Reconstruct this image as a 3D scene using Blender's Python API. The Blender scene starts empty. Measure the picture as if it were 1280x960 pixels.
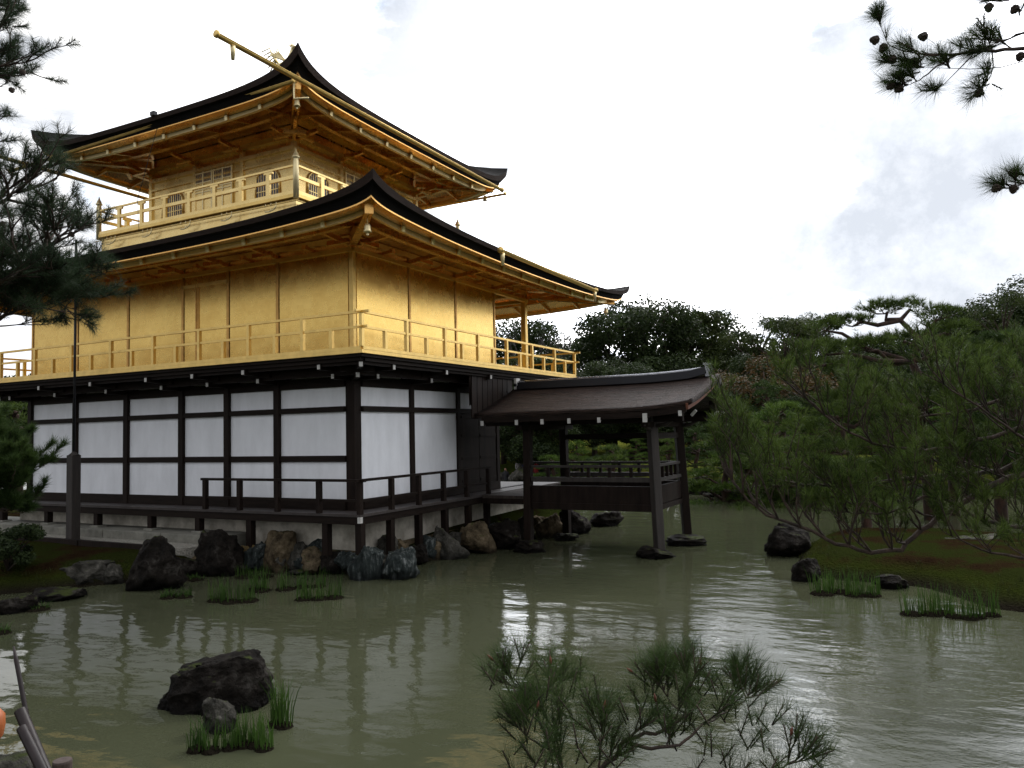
import bpy, math, random
import numpy as np
from mathutils import Vector, Matrix, noise
R_ = math.radians
# ------------------------------------------------------------------ camera, sky, sun, exposure
sc = bpy.context.scene
col = sc.collection
cam_d = bpy.data.cameras.new('camera'); cam = bpy.data.objects.new('camera', cam_d); col.objects.link(cam)
CP = Vector((10.970744, -13.500590, 2.668016))
CR = Vector((0.884428, 0.466103, -0.023138)); CU = Vector((0.048676, -0.042827, 0.997896)); CF = Vector((-0.464131, 0.883694, 0.060565))
cam.matrix_world = Matrix(((CR.x, CU.x, -CF.x, CP.x), (CR.y, CU.y, -CF.y, CP.y), (CR.z, CU.z, -CF.z, CP.z), (0, 0, 0, 1)))
cam_d.sensor_width = 36; cam_d.lens = 27.65; cam_d.clip_start = 0.05; cam_d.clip_end = 3000
sc.camera = cam
sc.view_settings.view_transform = 'Standard'; sc.view_settings.look = 'None'
sc.view_settings.gamma = 1; sc.view_settings.use_curve_mapping = False
sc.view_settings.exposure = 0.1
SUN_EL = R_(42); SUN_DIR = Vector((0.22, 0.98, 0)).normalized() * math.cos(SUN_EL) + Vector((0, 0, math.sin(SUN_EL)))
sun_d = bpy.data.lights.new('sun', 'SUN'); sun = bpy.data.objects.new('sun', sun_d); col.objects.link(sun)
sun_d.energy = 0.9; sun_d.angle = R_(12); sun_d.color = (1.0, 0.95, 0.86)
sun.rotation_euler = SUN_DIR.to_track_quat('Z', 'Y').to_euler()
sun.location = (20, 60, 60)

world = bpy.data.worlds.new('World'); sc.world = world; world.use_nodes = True
nt = world.node_tree; N = nt.nodes; L = nt.links
for n in list(N): N.remove(n)
def nd(t, **kw):
    n = N.new(t)
    for k, v in kw.items(): setattr(n, k, v)
    return n
def mth(op, a, b=None, c=None, clamp=False):
    n = N.new('ShaderNodeMath'); n.operation = op; n.use_clamp = clamp
    for i, v in enumerate((a, b, c)):
        if v is None: continue
        if isinstance(v, (int, float)): n.inputs[i].default_value = v
        else: L.new(v, n.inputs[i])
    return n.outputs[0]
out = nd('ShaderNodeOutputWorld'); bg = nd('ShaderNodeBackground'); L.new(bg.outputs[0], out.inputs[0])
sky = nd('ShaderNodeTexSky', sky_type='NISHITA'); sky.sun_disc = False; sky.sun_elevation = SUN_EL
sky.sun_rotation = math.atan2(SUN_DIR.x, SUN_DIR.y); sky.air_density = 1.0; sky.dust_density = 1.5
tc = nd('ShaderNodeTexCoord')
sep = nd('ShaderNodeSeparateXYZ'); L.new(tc.outputs['Generated'], sep.inputs[0])
zc = mth('MAXIMUM', sep.outputs[2], 0.03)
px = mth('DIVIDE', sep.outputs[0], mth('ADD', zc, 0.12)); py = mth('DIVIDE', sep.outputs[1], mth('ADD', zc, 0.12))
cmb = nd('ShaderNodeCombineXYZ'); L.new(px, cmb.inputs[0]); L.new(py, cmb.inputs[1])
def noise_n(scale, detail, rough, vec, w=0.0):
    n = nd('ShaderNodeTexNoise'); n.inputs['Scale'].default_value = scale; n.inputs['Detail'].default_value = detail
    n.inputs['Roughness'].default_value = rough; n.noise_dimensions = '4D'; n.inputs['W'].default_value = w
    L.new(vec, n.inputs['Vector']); return n.outputs['Fac']
def skydir(u, v):
    d = CF + CR * ((u - 640) / 983.1) - CU * ((v - 480) / 983.1); return d.normalized()
nA = noise_n(1.1, 7, 0.6, cmb.outputs[0], 3.1)
nB = noise_n(2.6, 6, 0.62, cmb.outputs[0], 7.7)
# openings in the cloud deck lie in a few directions of the sky
hole = None
for (u, v, rad) in ((432, 95, 0.03), (1025, 38, 0.035), (1180, 285, 0.16), (480, 10, 0.04), (125, 25, 0.015), (95, 240, 0.05), (1150, 140, .05), (1600, -300, .3), (-600, -200, .25), (640, -900, .3)):
    dv = skydir(u, v)
    n = nd('ShaderNodeVectorMath', operation='DISTANCE'); L.new(tc.outputs['Generated'], n.inputs[0]); n.inputs[1].default_value = dv
    g = mth('SUBTRACT', 1.0, mth('DIVIDE', n.outputs['Value'], rad * 2.0), clamp=True)
    hole = g if hole is None else mth('MAXIMUM', hole, g)
nC = noise_n(11.0, 8, 0.66, tc.outputs['Generated'], 2.2)
msk = mth('MULTIPLY', mth('SUBTRACT', mth('ADD', mth('MULTIPLY', hole, 0.85), mth('MULTIPLY', nC, 2.2)), 1.52), 2.2, clamp=True)
msk = mth('MULTIPLY', msk, mth('GREATER_THAN', hole, 0.0))
# brighter cloud towards the veiled sun
vd = nd('ShaderNodeVectorMath', operation='DOT_PRODUCT'); L.new(tc.outputs['Generated'], vd.inputs[0]); vd.inputs[1].default_value = SUN_DIR
glow = mth('POWER', mth('MULTIPLY_ADD', vd.outputs['Value'], 0.5, 0.5), 5.0)
lowd = nd('ShaderNodeVectorMath', operation='DOT_PRODUCT'); L.new(tc.outputs['Generated'], lowd.inputs[0]); lowd.inputs[1].default_value = skydir(900, 190)
glow2 = mth('POWER', mth('MAXIMUM', lowd.outputs['Value'], 0.0), 7.0)
lum = mth('ADD', 6.6, mth('ADD', mth('MULTIPLY', glow, 20.0), mth('MULTIPLY', glow2, 30.0)))
nD = noise_n(3.2, 8, 0.6, tc.outputs['Generated'], 5.5)
shade = N.new('ShaderNodeMapRange'); L.new(mth('ADD', mth('MULTIPLY', nA, 0.5), mth('MULTIPLY', nD, 0.5)), shade.inputs[0])
shade.inputs[1].default_value = 0.38; shade.inputs[2].default_value = 0.56; shade.inputs[3].default_value = 0.85; shade.inputs[4].default_value = 1.15
lum = mth('MULTIPLY', lum, shade.outputs[0])
veil = None    # thinner, greyer stretches of the cloud deck
for (u, v, rad) in ((1200, 280, .30), (980, 265, .14), (730, 130, .16), (1090, 60, .14), (560, 25, .16), (480, 290, .1), (830, 200, .18), (1150, 170, .2)):
    n = nd('ShaderNodeVectorMath', operation='DISTANCE'); L.new(tc.outputs['Generated'], n.inputs[0]); n.inputs[1].default_value = skydir(u, v)
    g = mth('SUBTRACT', 1.0, mth('DIVIDE', n.outputs['Value'], rad), clamp=True); veil = g if veil is None else mth('MAXIMUM', veil, g)
mpv = nd('ShaderNodeMapping'); mpv.inputs['Scale'].default_value = (1, 1, 3.2); L.new(tc.outputs['Generated'], mpv.inputs[0])
nE = noise_n(5.5, 9, 0.62, mpv.outputs[0], 1.3)
vm = N.new('ShaderNodeMapRange'); vm.interpolation_type = 'SMOOTHSTEP'; L.new(mth('ADD', mth('MULTIPLY', veil, 0.34), nE), vm.inputs[0]); vm.inputs[1].default_value = .50; vm.inputs[2].default_value = .70; vm.inputs[3].default_value = 0; vm.inputs[4].default_value = .92
# a band of thin grey cloud low on the right
cr = nd('ShaderNodeValToRGB'); L.new(nB, cr.inputs[0])
cr.color_ramp.elements[0].position = 0.36; cr.color_ramp.elements[0].color = (0.88, 0.93, 1.04, 1)
cr.color_ramp.elements[1].position = 0.56; cr.color_ramp.elements[1].color = (1, 0.995, 0.985, 1)
cl = nd('ShaderNodeVectorMath', operation='SCALE'); L.new(cr.outputs[0], cl.inputs[0]); L.new(lum, cl.inputs['Scale'])
blue = nd('ShaderNodeVectorMath', operation='MULTIPLY_ADD'); L.new(sky.outputs[0], blue.inputs[0])
blue.inputs[1].default_value = (0.5, 0.5, 0.5); blue.inputs[2].default_value = (5.8, 6.9, 8.6)
mix = nd('ShaderNodeMix', data_type='RGBA'); L.new(msk, mix.inputs[0]); L.new(cl.outputs[0], mix.inputs[6]); L.new(blue.outputs[0], mix.inputs[7])
mix2 = nd('ShaderNodeMix', data_type='RGBA'); L.new(vm.outputs[0], mix2.inputs[0]); L.new(mix.outputs[2], mix2.inputs[6]); mix2.inputs[7].default_value = (7.0, 7.4, 8.1, 1)
L.new(mix2.outputs[2], bg.inputs[0]); bg.inputs[1].default_value = 0.1

# ------------------------------------------------------------------ materials
MAT = {}
def material(name, base, rough=0.6, metal=0.0, var=0.0, vscale=4.0, bump=0.0, bscale=30.0, stretch=(1, 1, 1), c2=None, spec=0.5, f=None):
    m = bpy.data.materials.new(name); m.use_nodes = True
    t = m.node_tree; b = t.nodes['Principled BSDF']
    b.inputs['Roughness'].default_value = rough; b.inputs['Metallic'].default_value = metal
    b.inputs['Specular IOR Level'].default_value = spec if not name.startswith('rock') else .12
    b.inputs['Base Color'].default_value = (*base, 1)
    g = t.nodes.new('ShaderNodeNewGeometry'); mp = t.nodes.new('ShaderNodeMapping'); t.links.new(g.outputs['Position'], mp.inputs[0])
    mp.inputs['Scale'].default_value = stretch
    if var > 0 or c2:
        n = t.nodes.new('ShaderNodeTexNoise'); n.inputs['Scale'].default_value = vscale; n.inputs['Detail'].default_value = 6; n.inputs['Roughness'].default_value = 0.65
        t.links.new(mp.outputs[0], n.inputs['Vector'])
        r = t.nodes.new('ShaderNodeValToRGB'); t.links.new(n.outputs['Fac'], r.inputs[0])
        lo = c2 if c2 else tuple(c * (1 - var) for c in base); hi = base if c2 else tuple(min(1, c * (1 + var)) for c in base)
        r.color_ramp.elements[0].position = 0.35; r.color_ramp.elements[0].color = (*lo, 1)
        r.color_ramp.elements[1].position = 0.65; r.color_ramp.elements[1].color = (*hi, 1)
        t.links.new(r.outputs[0], b.inputs['Base Color'])
    if bump > 0:
        n2 = t.nodes.new('ShaderNodeTexNoise'); n2.inputs['Scale'].default_value = bscale; n2.inputs['Detail'].default_value = 5
        t.links.new(mp.outputs[0], n2.inputs['Vector'])
        bp = t.nodes.new('ShaderNodeBump'); bp.inputs['Strength'].default_value = 1; bp.inputs['Distance'].default_value = bump
        t.links.new(n2.outputs['Fac'], bp.inputs['Height']); t.links.new(bp.outputs[0], b.inputs['Normal'])
    if f: f(t, b, g)
    MAT[name] = m
    return m
def gold_nodes(c_lo, c_hi):
    def fn(t, b, g):
        # leaf laid in small squares: every square a slightly different tone
        s = t.nodes.new('ShaderNodeSeparateXYZ'); t.links.new(g.outputs['Position'], s.inputs[0])
        a = t.nodes.new('ShaderNodeMath'); a.operation = 'ADD'; t.links.new(s.outputs[0], a.inputs[0]); t.links.new(s.outputs[1], a.inputs[1])
        c = t.nodes.new('ShaderNodeCombineXYZ'); t.links.new(a.outputs[0], c.inputs[0]); t.links.new(s.outputs[2], c.inputs[1])
        br = t.nodes.new('ShaderNodeTexBrick'); br.offset = 0.5; br.squash = 1
        br.inputs['Scale'].default_value = 1; br.inputs['Brick Width'].default_value = 0.109; br.inputs['Row Height'].default_value = 0.109
        br.inputs['Mortar Size'].default_value = 0.0035; br.inputs['Bias'].default_value = 0
        br.inputs['Color1'].default_value = (0.38, 0.38, 0.38, 1); br.inputs['Color2'].default_value = (0.6, 0.6, 0.6, 1); br.inputs['Mortar'].default_value = (0.7, 0.7, 0.7, 1)
        t.links.new(c.outputs[0], br.inputs['Vector'])
        n = t.nodes.new('ShaderNodeTexNoise'); n.inputs['Scale'].default_value = 1.7; n.inputs['Detail'].default_value = 8; n.inputs['Roughness'].default_value = .7
        t.links.new(g.outputs['Position'], n.inputs['Vector'])
        mx = t.nodes.new('ShaderNodeMix'); mx.data_type = 'RGBA'; mx.inputs[0].default_value = 0.3
        t.links.new(n.outputs['Fac'], mx.inputs[6]); t.links.new(br.outputs['Color'], mx.inputs[7])
        r = t.nodes.new('ShaderNodeValToRGB'); t.links.new(mx.outputs[2], r.inputs[0])
        r.color_ramp.elements[0].position = 0.35; r.color_ramp.elements[0].color = (*c_lo, 1)
        r.color_ramp.elements[1].position = 0.62; r.color_ramp.elements[1].color = (*c_hi, 1)
        t.links.new(r.outputs[0], b.inputs['Base Color'])
        rr = t.nodes.new('ShaderNodeMapRange'); rr.inputs[3].default_value = 0.18; rr.inputs[4].default_value = 0.36
        t.links.new(n.outputs['Fac'], rr.inputs[0]); t.links.new(rr.outputs[0], b.inputs['Roughness'])
    return fn
material('gold', (0.9, 0.6, 0.2), 0.36, 0.95, bump=0.0014, bscale=4, f=gold_nodes((0.62, 0.395, 0.105), (0.84, 0.58, 0.18)))
material('gold_post', (0.62, 0.36, 0.11), 0.38, 0.85, var=0.15, vscale=5, bump=0.002, bscale=12)  # darker orange: the shade on the second floor posts is put into the colour
material('gold_trim', (0.82, 0.57, 0.19), 0.4, 0.8, var=0.1, vscale=5, bump=0.002, bscale=12)
material('gold_upper', (0.92, 0.7, 0.32), 0.46, 0.75, bump=0.0015, bscale=5, f=gold_nodes((0.76, 0.53, 0.19), (0.92, 0.70, 0.31)))
material('gold_bright', (0.93, 0.78, 0.45), 0.4, 0.7, var=0.06, vscale=8)
material('shingle', (0.007, 0.006, 0.006), 0.85, 0, var=0.4, vscale=3, bump=0.02, bscale=22, stretch=(1, 1, 14), spec=.2)
material('gold_eave', (0.78, 0.42, 0.12), 0.4, 0.9, bump=0.0012, bscale=4, f=gold_nodes((0.74, 0.39, 0.11), (0.94, 0.57, 0.19)))  # redder gold: warm light bounced under the eaves is put into the colour
material('shingle_edge', (0.03, 0.017, 0.012), 0.8, 0, var=0.4, vscale=5, bump=0.02, bscale=20, stretch=(1, 1, 16), spec=.25)
material('dark_wood', (0.014, 0.009, 0.007), 0.6, 0, var=0.35, vscale=6, bump=0.004, bscale=24, stretch=(1, 1, 0.15), spec=.1)
material('beam_wood', (0.013, 0.0085, 0.0065), 0.62, 0, var=0.35, vscale=5, bump=0.004, bscale=20, stretch=(.3, .3, 3), spec=.1)
material('deck_wood', (0.045, 0.037, 0.035), 0.55, 0, var=0.3, vscale=3, bump=0.004, bscale=14, stretch=(1, 6, 1), spec=.3)
material('grey_wood', (0.027, 0.021, 0.018), 0.7, 0, var=0.35, vscale=8, bump=0.006, bscale=24, stretch=(1, 1, .12))
material('plaster', (0.80, 0.815, 0.86), 0.85, 0, var=0.07, vscale=2.2, bump=0.002, bscale=14, stretch=(1, 1, .35))
material('base_plaster', (0.62, 0.58, 0.5), 0.9, 0, c2=(0.32, 0.29, 0.24), vscale=2.6, bump=0.01, bscale=8)
material('white_paint', (0.5, 0.49, 0.47), 0.6, 0, var=0.1, vscale=9)
material('pane', (0.13, 0.11, 0.13), 0.25, 0, var=0.2)
material('floor_wood', (0.05, 0.04, 0.035), 0.75, 0, var=0.3, vscale=3, bump=0.004, bscale=14, stretch=(6, 1, 1), spec=.1)
material('stone_kerb', (0.17, 0.165, 0.14), 0.85, 0, var=0.3, vscale=3, bump=0.01, bscale=30)
def gravel_f(t, b, g):
    v = t.nodes.new('ShaderNodeTexVoronoi'); v.inputs['Scale'].default_value = 38; t.links.new(g.outputs['Position'], v.inputs['Vector'])
    r = t.nodes.new('ShaderNodeValToRGB'); t.links.new(v.outputs['Color'], r.inputs[0])
    r.color_ramp.elements[0].color = (0.13, 0.12, 0.10, 1); r.color_ramp.elements[1].color = (0.42, 0.40, 0.35, 1)
    t.links.new(r.outputs[0], b.inputs['Base Color'])
    bp = t.nodes.new('ShaderNodeBump'); bp.inputs['Distance'].default_value = 0.02; t.links.new(v.outputs['Distance'], bp.inputs['Height']); t.links.new(bp.outputs[0], b.inputs['Normal'])
material('gravel', (0.3, 0.28, 0.25), 0.9, f=gravel_f)
def rock_f(c1, c2, c3, stripes=False):
    def fn(t, b, g):
        tcn = t.nodes.new('ShaderNodeTexCoord'); mp = t.nodes.new('ShaderNodeMapping'); t.links.new(tcn.outputs['Object'], mp.inputs[0])
        if stripes: mp.inputs['Scale'].default_value = (3.2, 3.2, 0.55)
        n = t.nodes.new('ShaderNodeTexNoise'); n.inputs['Scale'].default_value = 3.2; n.inputs['Detail'].default_value = 9; n.inputs['Roughness'].default_value = 0.72
        t.links.new(mp.outputs[0], n.inputs['Vector'])
        r = t.nodes.new('ShaderNodeValToRGB'); t.links.new(n.outputs['Fac'], r.inputs[0])
        e = r.color_ramp.elements; e[0].position = 0.36; e[0].color = (*c1, 1); e[1].position = 0.55; e[1].color = (*c2, 1)
        x = e.new(0.66); x.color = (*c3, 1); x2 = e.new(0.74); x2.color = (min(.5, c3[0] * 2.2), min(.5, c3[1] * 2.2), min(.5, c3[2] * 2.1), 1)
        # wet dark band at the water, moss on what faces up
        s = t.nodes.new('ShaderNodeSeparateXYZ'); t.links.new(g.outputs['Position'], s.inputs[0])
        n3 = t.nodes.new('ShaderNodeTexNoise'); n3.inputs['Scale'].default_value = 5; n3.inputs['Detail'].default_value = 6; t.links.new(g.outputs['Position'], n3.inputs['Vector'])
        a = t.nodes.new('ShaderNodeMath'); a.operation = 'MULTIPLY_ADD'; t.links.new(n3.outputs['Fac'], a.inputs[0]); a.inputs[1].default_value = -0.22; t.links.new(s.outputs[2], a.inputs[2])
        mr = t.nodes.new('ShaderNodeMapRange'); t.links.new(a.outputs[0], mr.inputs[0]); mr.inputs[1].default_value = -0.34; mr.inputs[2].default_value = -0.16; mr.inputs[3].default_value = 0.3; mr.inputs[4].default_value = 1
        mu = t.nodes.new('ShaderNodeMix'); mu.data_type = 'RGBA'; mu.blend_type = 'MULTIPLY'; mu.inputs[0].default_value = 1
        t.links.new(r.outputs[0], mu.inputs[6]); t.links.new(mr.outputs[0], mu.inputs[7])
        sn = t.nodes.new('ShaderNodeSeparateXYZ'); t.links.new(g.outputs['Normal'], sn.inputs[0])
        n4 = t.nodes.new('ShaderNodeTexNoise'); n4.inputs['Scale'].default_value = 4.5; n4.inputs['Detail'].default_value = 7; t.links.new(tcn.outputs['Object'], n4.inputs['Vector'])
        m1 = t.nodes.new('ShaderNodeMath'); m1.operation = 'MULTIPLY'; t.links.new(sn.outputs[2], m1.inputs[0]); t.links.new(n4.outputs['Fac'], m1.inputs[1])
        m2 = t.nodes.new('ShaderNodeMapRange'); t.links.new(m1.outputs[0], m2.inputs[0]); m2.inputs[1].default_value = 0.46; m2.inputs[2].default_value = 0.58
        ms = t.nodes.new('ShaderNodeMix'); ms.data_type = 'RGBA'; t.links.new(m2.outputs[0], ms.inputs[0]); t.links.new(mu.outputs[2], ms.inputs[6]); ms.inputs[7].default_value = (0.05, 0.065, 0.015, 1)
        t.links.new(ms.outputs[2], b.inputs['Base Color'])
        n5 = t.nodes.new('ShaderNodeTexNoise'); n5.inputs['Scale'].default_value = 14; n5.inputs['Detail'].default_value = 10; n5.inputs['Roughness'].default_value = 0.7
        t.links.new(mp.outputs[0], n5.inputs['Vector'])
        bp = t.nodes.new('ShaderNodeBump'); bp.inputs['Distance'].default_value = 0.11; t.links.new(n5.outputs['Fac'], bp.inputs['Height']); t.links.new(bp.outputs[0], b.inputs['Normal'])
    return fn
material('rock_dark', (0.05, .05, .05), 0.75, f=rock_f((0.006, 0.005, 0.004), (0.020, 0.016, 0.013), (0.075, 0.068, 0.06)))
material('rock_grey', (0.1, .1, .1), 0.8, f=rock_f((0.025, 0.024, 0.02), (0.085, 0.08, 0.068), (0.18, 0.17, 0.15)))
material('rock_tan', (0.2, .15, .1), 0.8, f=rock_f((0.035, 0.026, 0.016), (0.15, 0.115, 0.07), (0.24, 0.19, 0.13)))
material('rock_ochre', (0.2, .15, .1), 0.8, f=rock_f((0.05, 0.034, 0.015), (0.19, 0.135, 0.06), (0.27, 0.21, 0.11)))
material('rock_blue', (0.1, .13, .13), 0.7, f=rock_f((0.014, 0.018, 0.018), (0.05, 0.062, 0.06), (0.26, 0.28, 0.275), True))
material('bark', (0.07, 0.045, 0.033), 0.9, 0, c2=(0.018, 0.012, 0.01), vscale=9, bump=0.03, bscale=16, stretch=(1, 1, .4))
material('bark_red', (0.07, 0.034, 0.022), 0.9, 0, c2=(0.018, 0.011, 0.008), vscale=8, bump=0.03, bscale=14, stretch=(1, 1, .4))
def leaf_mat(name, lo, hi, scale=0.9, rough=0.55, fine=9.0):
    m = bpy.data.materials.new(name); m.use_nodes = True; t = m.node_tree
    b = t.nodes['Principled BSDF']; o = t.nodes['Material Output']
    g = t.nodes.new('ShaderNodeNewGeometry')
    n = t.nodes.new('ShaderNodeTexNoise'); n.inputs['Scale'].default_value = scale; n.inputs['Detail'].default_value = 5; n.inputs['Roughness'].default_value = .7
    t.links.new(g.outputs['Position'], n.inputs['Vector'])
    a = t.nodes.new('ShaderNodeMath'); a.operation = 'MULTIPLY_ADD'; t.links.new(g.outputs['Random Per Island'], a.inputs[0]); a.inputs[1].default_value = 0.3; t.links.new(n.outputs['Fac'], a.inputs[2])
    r = t.nodes.new('ShaderNodeValToRGB'); t.links.new(a.outputs[0], r.inputs[0])
    r.color_ramp.elements[0].position = 0.42; r.color_ramp.elements[0].color = (*lo, 1)
    r.color_ramp.elements[1].position = 0.85; r.color_ramp.elements[1].color = (*hi, 1)
    t.links.new(r.outputs[0], b.inputs['Base Color']); b.inputs['Roughness'].default_value = rough; b.inputs['Specular IOR Level'].default_value = .15
    tr = t.nodes.new('ShaderNodeBsdfTranslucent'); t.links.new(r.outputs[0], tr.inputs[0])
    mx = t.nodes.new('ShaderNodeMixShader'); mx.inputs[0].default_value = 0.3
    t.links.new(b.outputs[0], mx.inputs[1]); t.links.new(tr.outputs[0], mx.inputs[2]); t.links.new(mx.outputs[0], o.inputs[0])
    MAT[name] = m
leaf_mat('needles', (0.016, 0.034, 0.011), (0.055, 0.09, 0.022), 1.2)
leaf_mat('needles_left', (0.018, 0.034, 0.018), (0.045, 0.07, 0.032), 2.0)
leaf_mat('needles_bright', (0.03, 0.065, 0.012), (0.10, 0.16, 0.028), 0.8)
leaf_mat('needles_olive', (0.013, 0.028, 0.007), (0.105, 0.155, 0.03), 1.6)
leaf_mat('leaves_dark', (0.014, 0.026, 0.009), (0.04, 0.06, 0.016), 0.5)
leaf_mat('leaves_green', (0.02, 0.036, 0.01), (0.065, 0.085, 0.022), 0.5)
leaf_mat('leaves_autumn', (0.05, 0.035, 0.012), (0.12, 0.07, 0.028), 0.5)
leaf_mat('iris_leaf', (0.022, 0.05, 0.011), (0.07, 0.135, 0.026), 3.0, 0.4)
leaf_mat('moss_blade', (0.02, 0.026, 0.007), (0.05, 0.058, 0.014), 2.0)
leaf_mat('shrub_leaf', (0.012, 0.022, 0.009), (0.04, 0.06, 0.02), 2.0)
material('cone', (0.035, 0.022, 0.014), 0.8, var=.4, vscale=60)
material('bud', (0.12, 0.035, 0.02), 0.7, var=.3, vscale=40)
material('bamboo', (0.02, 0.014, 0.014), 0.42, var=0.35, vscale=14, stretch=(1, 1, .3), bump=.002, bscale=40, spec=.25)
material('bamboo_in', (0.016, 0.012, 0.01), 0.8)
material('cut_wood', (0.07, 0.048, 0.042), 0.85, c2=(0.05, 0.035, 0.03), vscale=40)
material('orange', (0.32, 0.085, 0.02), 0.5, var=.1)
material('metal_dark', (0.03, 0.03, 0.035), 0.4, 0.6)
material('ridge_tile', (0.25, 0.25, 0.27), 0.22, 0.8, var=.3, vscale=6, bump=.003, bscale=20)
material('copper_edge', (0.16, 0.055, 0.03), 0.6, var=.3, vscale=5)
material('bark_shingle', (0.062, 0.038, 0.03), 0.6, 0, c2=(0.007, 0.005, 0.004), vscale=2.6, bump=0.07, bscale=5, stretch=(.8, 10, 10), spec=.22)
for nme, c in (('cloth_blue', (0.03, 0.05, 0.16)), ('cloth_red', (0.45, 0.04, 0.05)), ('cloth_dark', (0.02, 0.02, 0.025)), ('cloth_pale', (0.4, 0.38, 0.4)), ('skin', (0.42, 0.25, 0.17)), ('hair', (0.015, 0.012, 0.01))):
    material(nme, c, 0.8, var=.1)
M = MAT

# ------------------------------------------------------------------ mesh helpers
def tag(o, label=None, cat=None, group=None, kind=None):
    if label: o['label'] = label
    if cat: o['category'] = cat
    if group: o['group'] = group
    if kind: o['kind'] = kind
    return o
def empty(name, loc=(0, 0, 0), rz=0.0):
    o = bpy.data.objects.new(name, None); col.objects.link(o); o.location = loc; o.rotation_euler = (0, 0, rz); o.empty_display_size = .2
    return o
def link(name, me, parent=None):
    o = bpy.data.objects.new(name, me); col.objects.link(o)
    if parent: o.parent = parent
    return o
def copy_tree(o, parent=None):
    c = o.copy(); col.objects.link(c); c.parent = parent
    for ch in o.children: copy_tree(ch, c)
    return c
class MB:
    def __init__(s): s.v = []; s.f = []; s.smooth = []
    def add(s, vs, fs, sm=False):
        n = len(s.v); s.v += [tuple(v) for v in vs]; s.f += [tuple(i + n for i in f) for f in fs]; s.smooth += [sm] * len(fs)
        return s
    def box(s, x0, x1, y0, y1, z0, z1):
        v = [(x, y, z) for z in (z0, z1) for y in (y0, y1) for x in (x0, x1)]
        return s.add(v, [(0, 2, 3, 1), (4, 5, 7, 6), (0, 1, 5, 4), (2, 6, 7, 3), (0, 4, 6, 2), (1, 3, 7, 5)])
    def beam(s, p, q, w, h, up=(0, 0, 1)):
        p = Vector(p); q = Vector(q); d = (q - p).normalized(); u = Vector(up)
        r = d.cross(u)
        if r.length < 1e-4: r = d.cross(Vector((1, 0, 0)))
        r.normalize(); u = r.cross(d)
        v = []
        for e in (p, q):
            for a, b in ((-1, -1), (1, -1), (1, 1), (-1, 1)): v.append(e + r * a * w / 2 + u * b * h / 2)
        return s.add(v, [(3, 2, 1, 0), (4, 5, 6, 7), (0, 1, 5, 4), (1, 2, 6, 5), (2, 3, 7, 6), (3, 0, 4, 7)])
    def tube(s, pts, rad, n=8, caps=True, sm=True):
        pts = [Vector(p) for p in pts]
        if not hasattr(rad, '__len__'): rad = [rad] * len(pts)
        v = []; f = []; ref = None
        for i, p in enumerate(pts):
            d = (pts[min(i + 1, len(pts) - 1)] - pts[max(i - 1, 0)])
            d = d.normalized() if d.length > 1e-9 else Vector((0, 0, 1))
            if ref is None: ref = d.orthogonal().normalized()
            ref = (ref - d * ref.dot(d)); ref = ref.normalized() if ref.length > 1e-6 else d.orthogonal().normalized()
            b = d.cross(ref)
            for k in range(n):
                a = 2 * math.pi * k / n; v.append(p + (ref * math.cos(a) + b * math.sin(a)) * rad[i])
        for i in range(len(pts) - 1):
            for k in range(n):
                k2 = (k + 1) % n; f.append((i * n + k, i * n + k2, (i + 1) * n + k2, (i + 1) * n + k))
        if caps: f.append(tuple(range(n - 1, -1, -1))); f.append(tuple(range((len(pts) - 1) * n, len(pts) * n)))
        return s.add(v, f, sm)
    def lathe(s, c, prof, n=14, sm=True):
        v = []; f = []
        for r, z in prof:
            for k in range(n): a = 2 * math.pi * k / n; v.append((c[0] + r * math.cos(a), c[1] + r * math.sin(a), c[2] + z))
        for i in range(len(prof) - 1):
            for k in range(n): k2 = (k + 1) % n; f.append((i * n + k, i * n + k2, (i + 1) * n + k2, (i + 1) * n + k))
        return s.add(v, f, sm)
    def build(s, name, mat, parent=None, bevel=0.0):
        me = bpy.data.meshes.new(name); me.from_pydata([tuple(x) for x in s.v], [], s.f)
        me.polygons.foreach_set('use_smooth', s.smooth); me.materials.append(mat); me.update()
        o = link(name, me, parent)
        if bevel > 0:
            md = o.modifiers.new('bevel', 'BEVEL'); md.width = bevel; md.segments = 1; md.limit_method = 'ANGLE'
        return o
def fast_mesh(name, V, F, mat, parent=None, smooth=False):
    V = np.asarray(V, np.float32).reshape(-1, 3); F = np.asarray(F, np.int32); k = F.shape[1]; m = F.shape[0]
    me = bpy.data.meshes.new(name); me.vertices.add(len(V)); me.vertices.foreach_set('co', V.ravel())
    me.loops.add(m * k); me.loops.foreach_set('vertex_index', F.ravel())
    me.polygons.add(m); me.polygons.foreach_set('loop_start', np.arange(0, m * k, k, dtype=np.int32))
    me.polygons.foreach_set('use_smooth', np.full(m, smooth))
    me.update(calc_edges=True); me.validate(); me.materials.append(mat)
    return link(name, me, parent)
def lerp(a, b, t): return a + (b - a) * t
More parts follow.
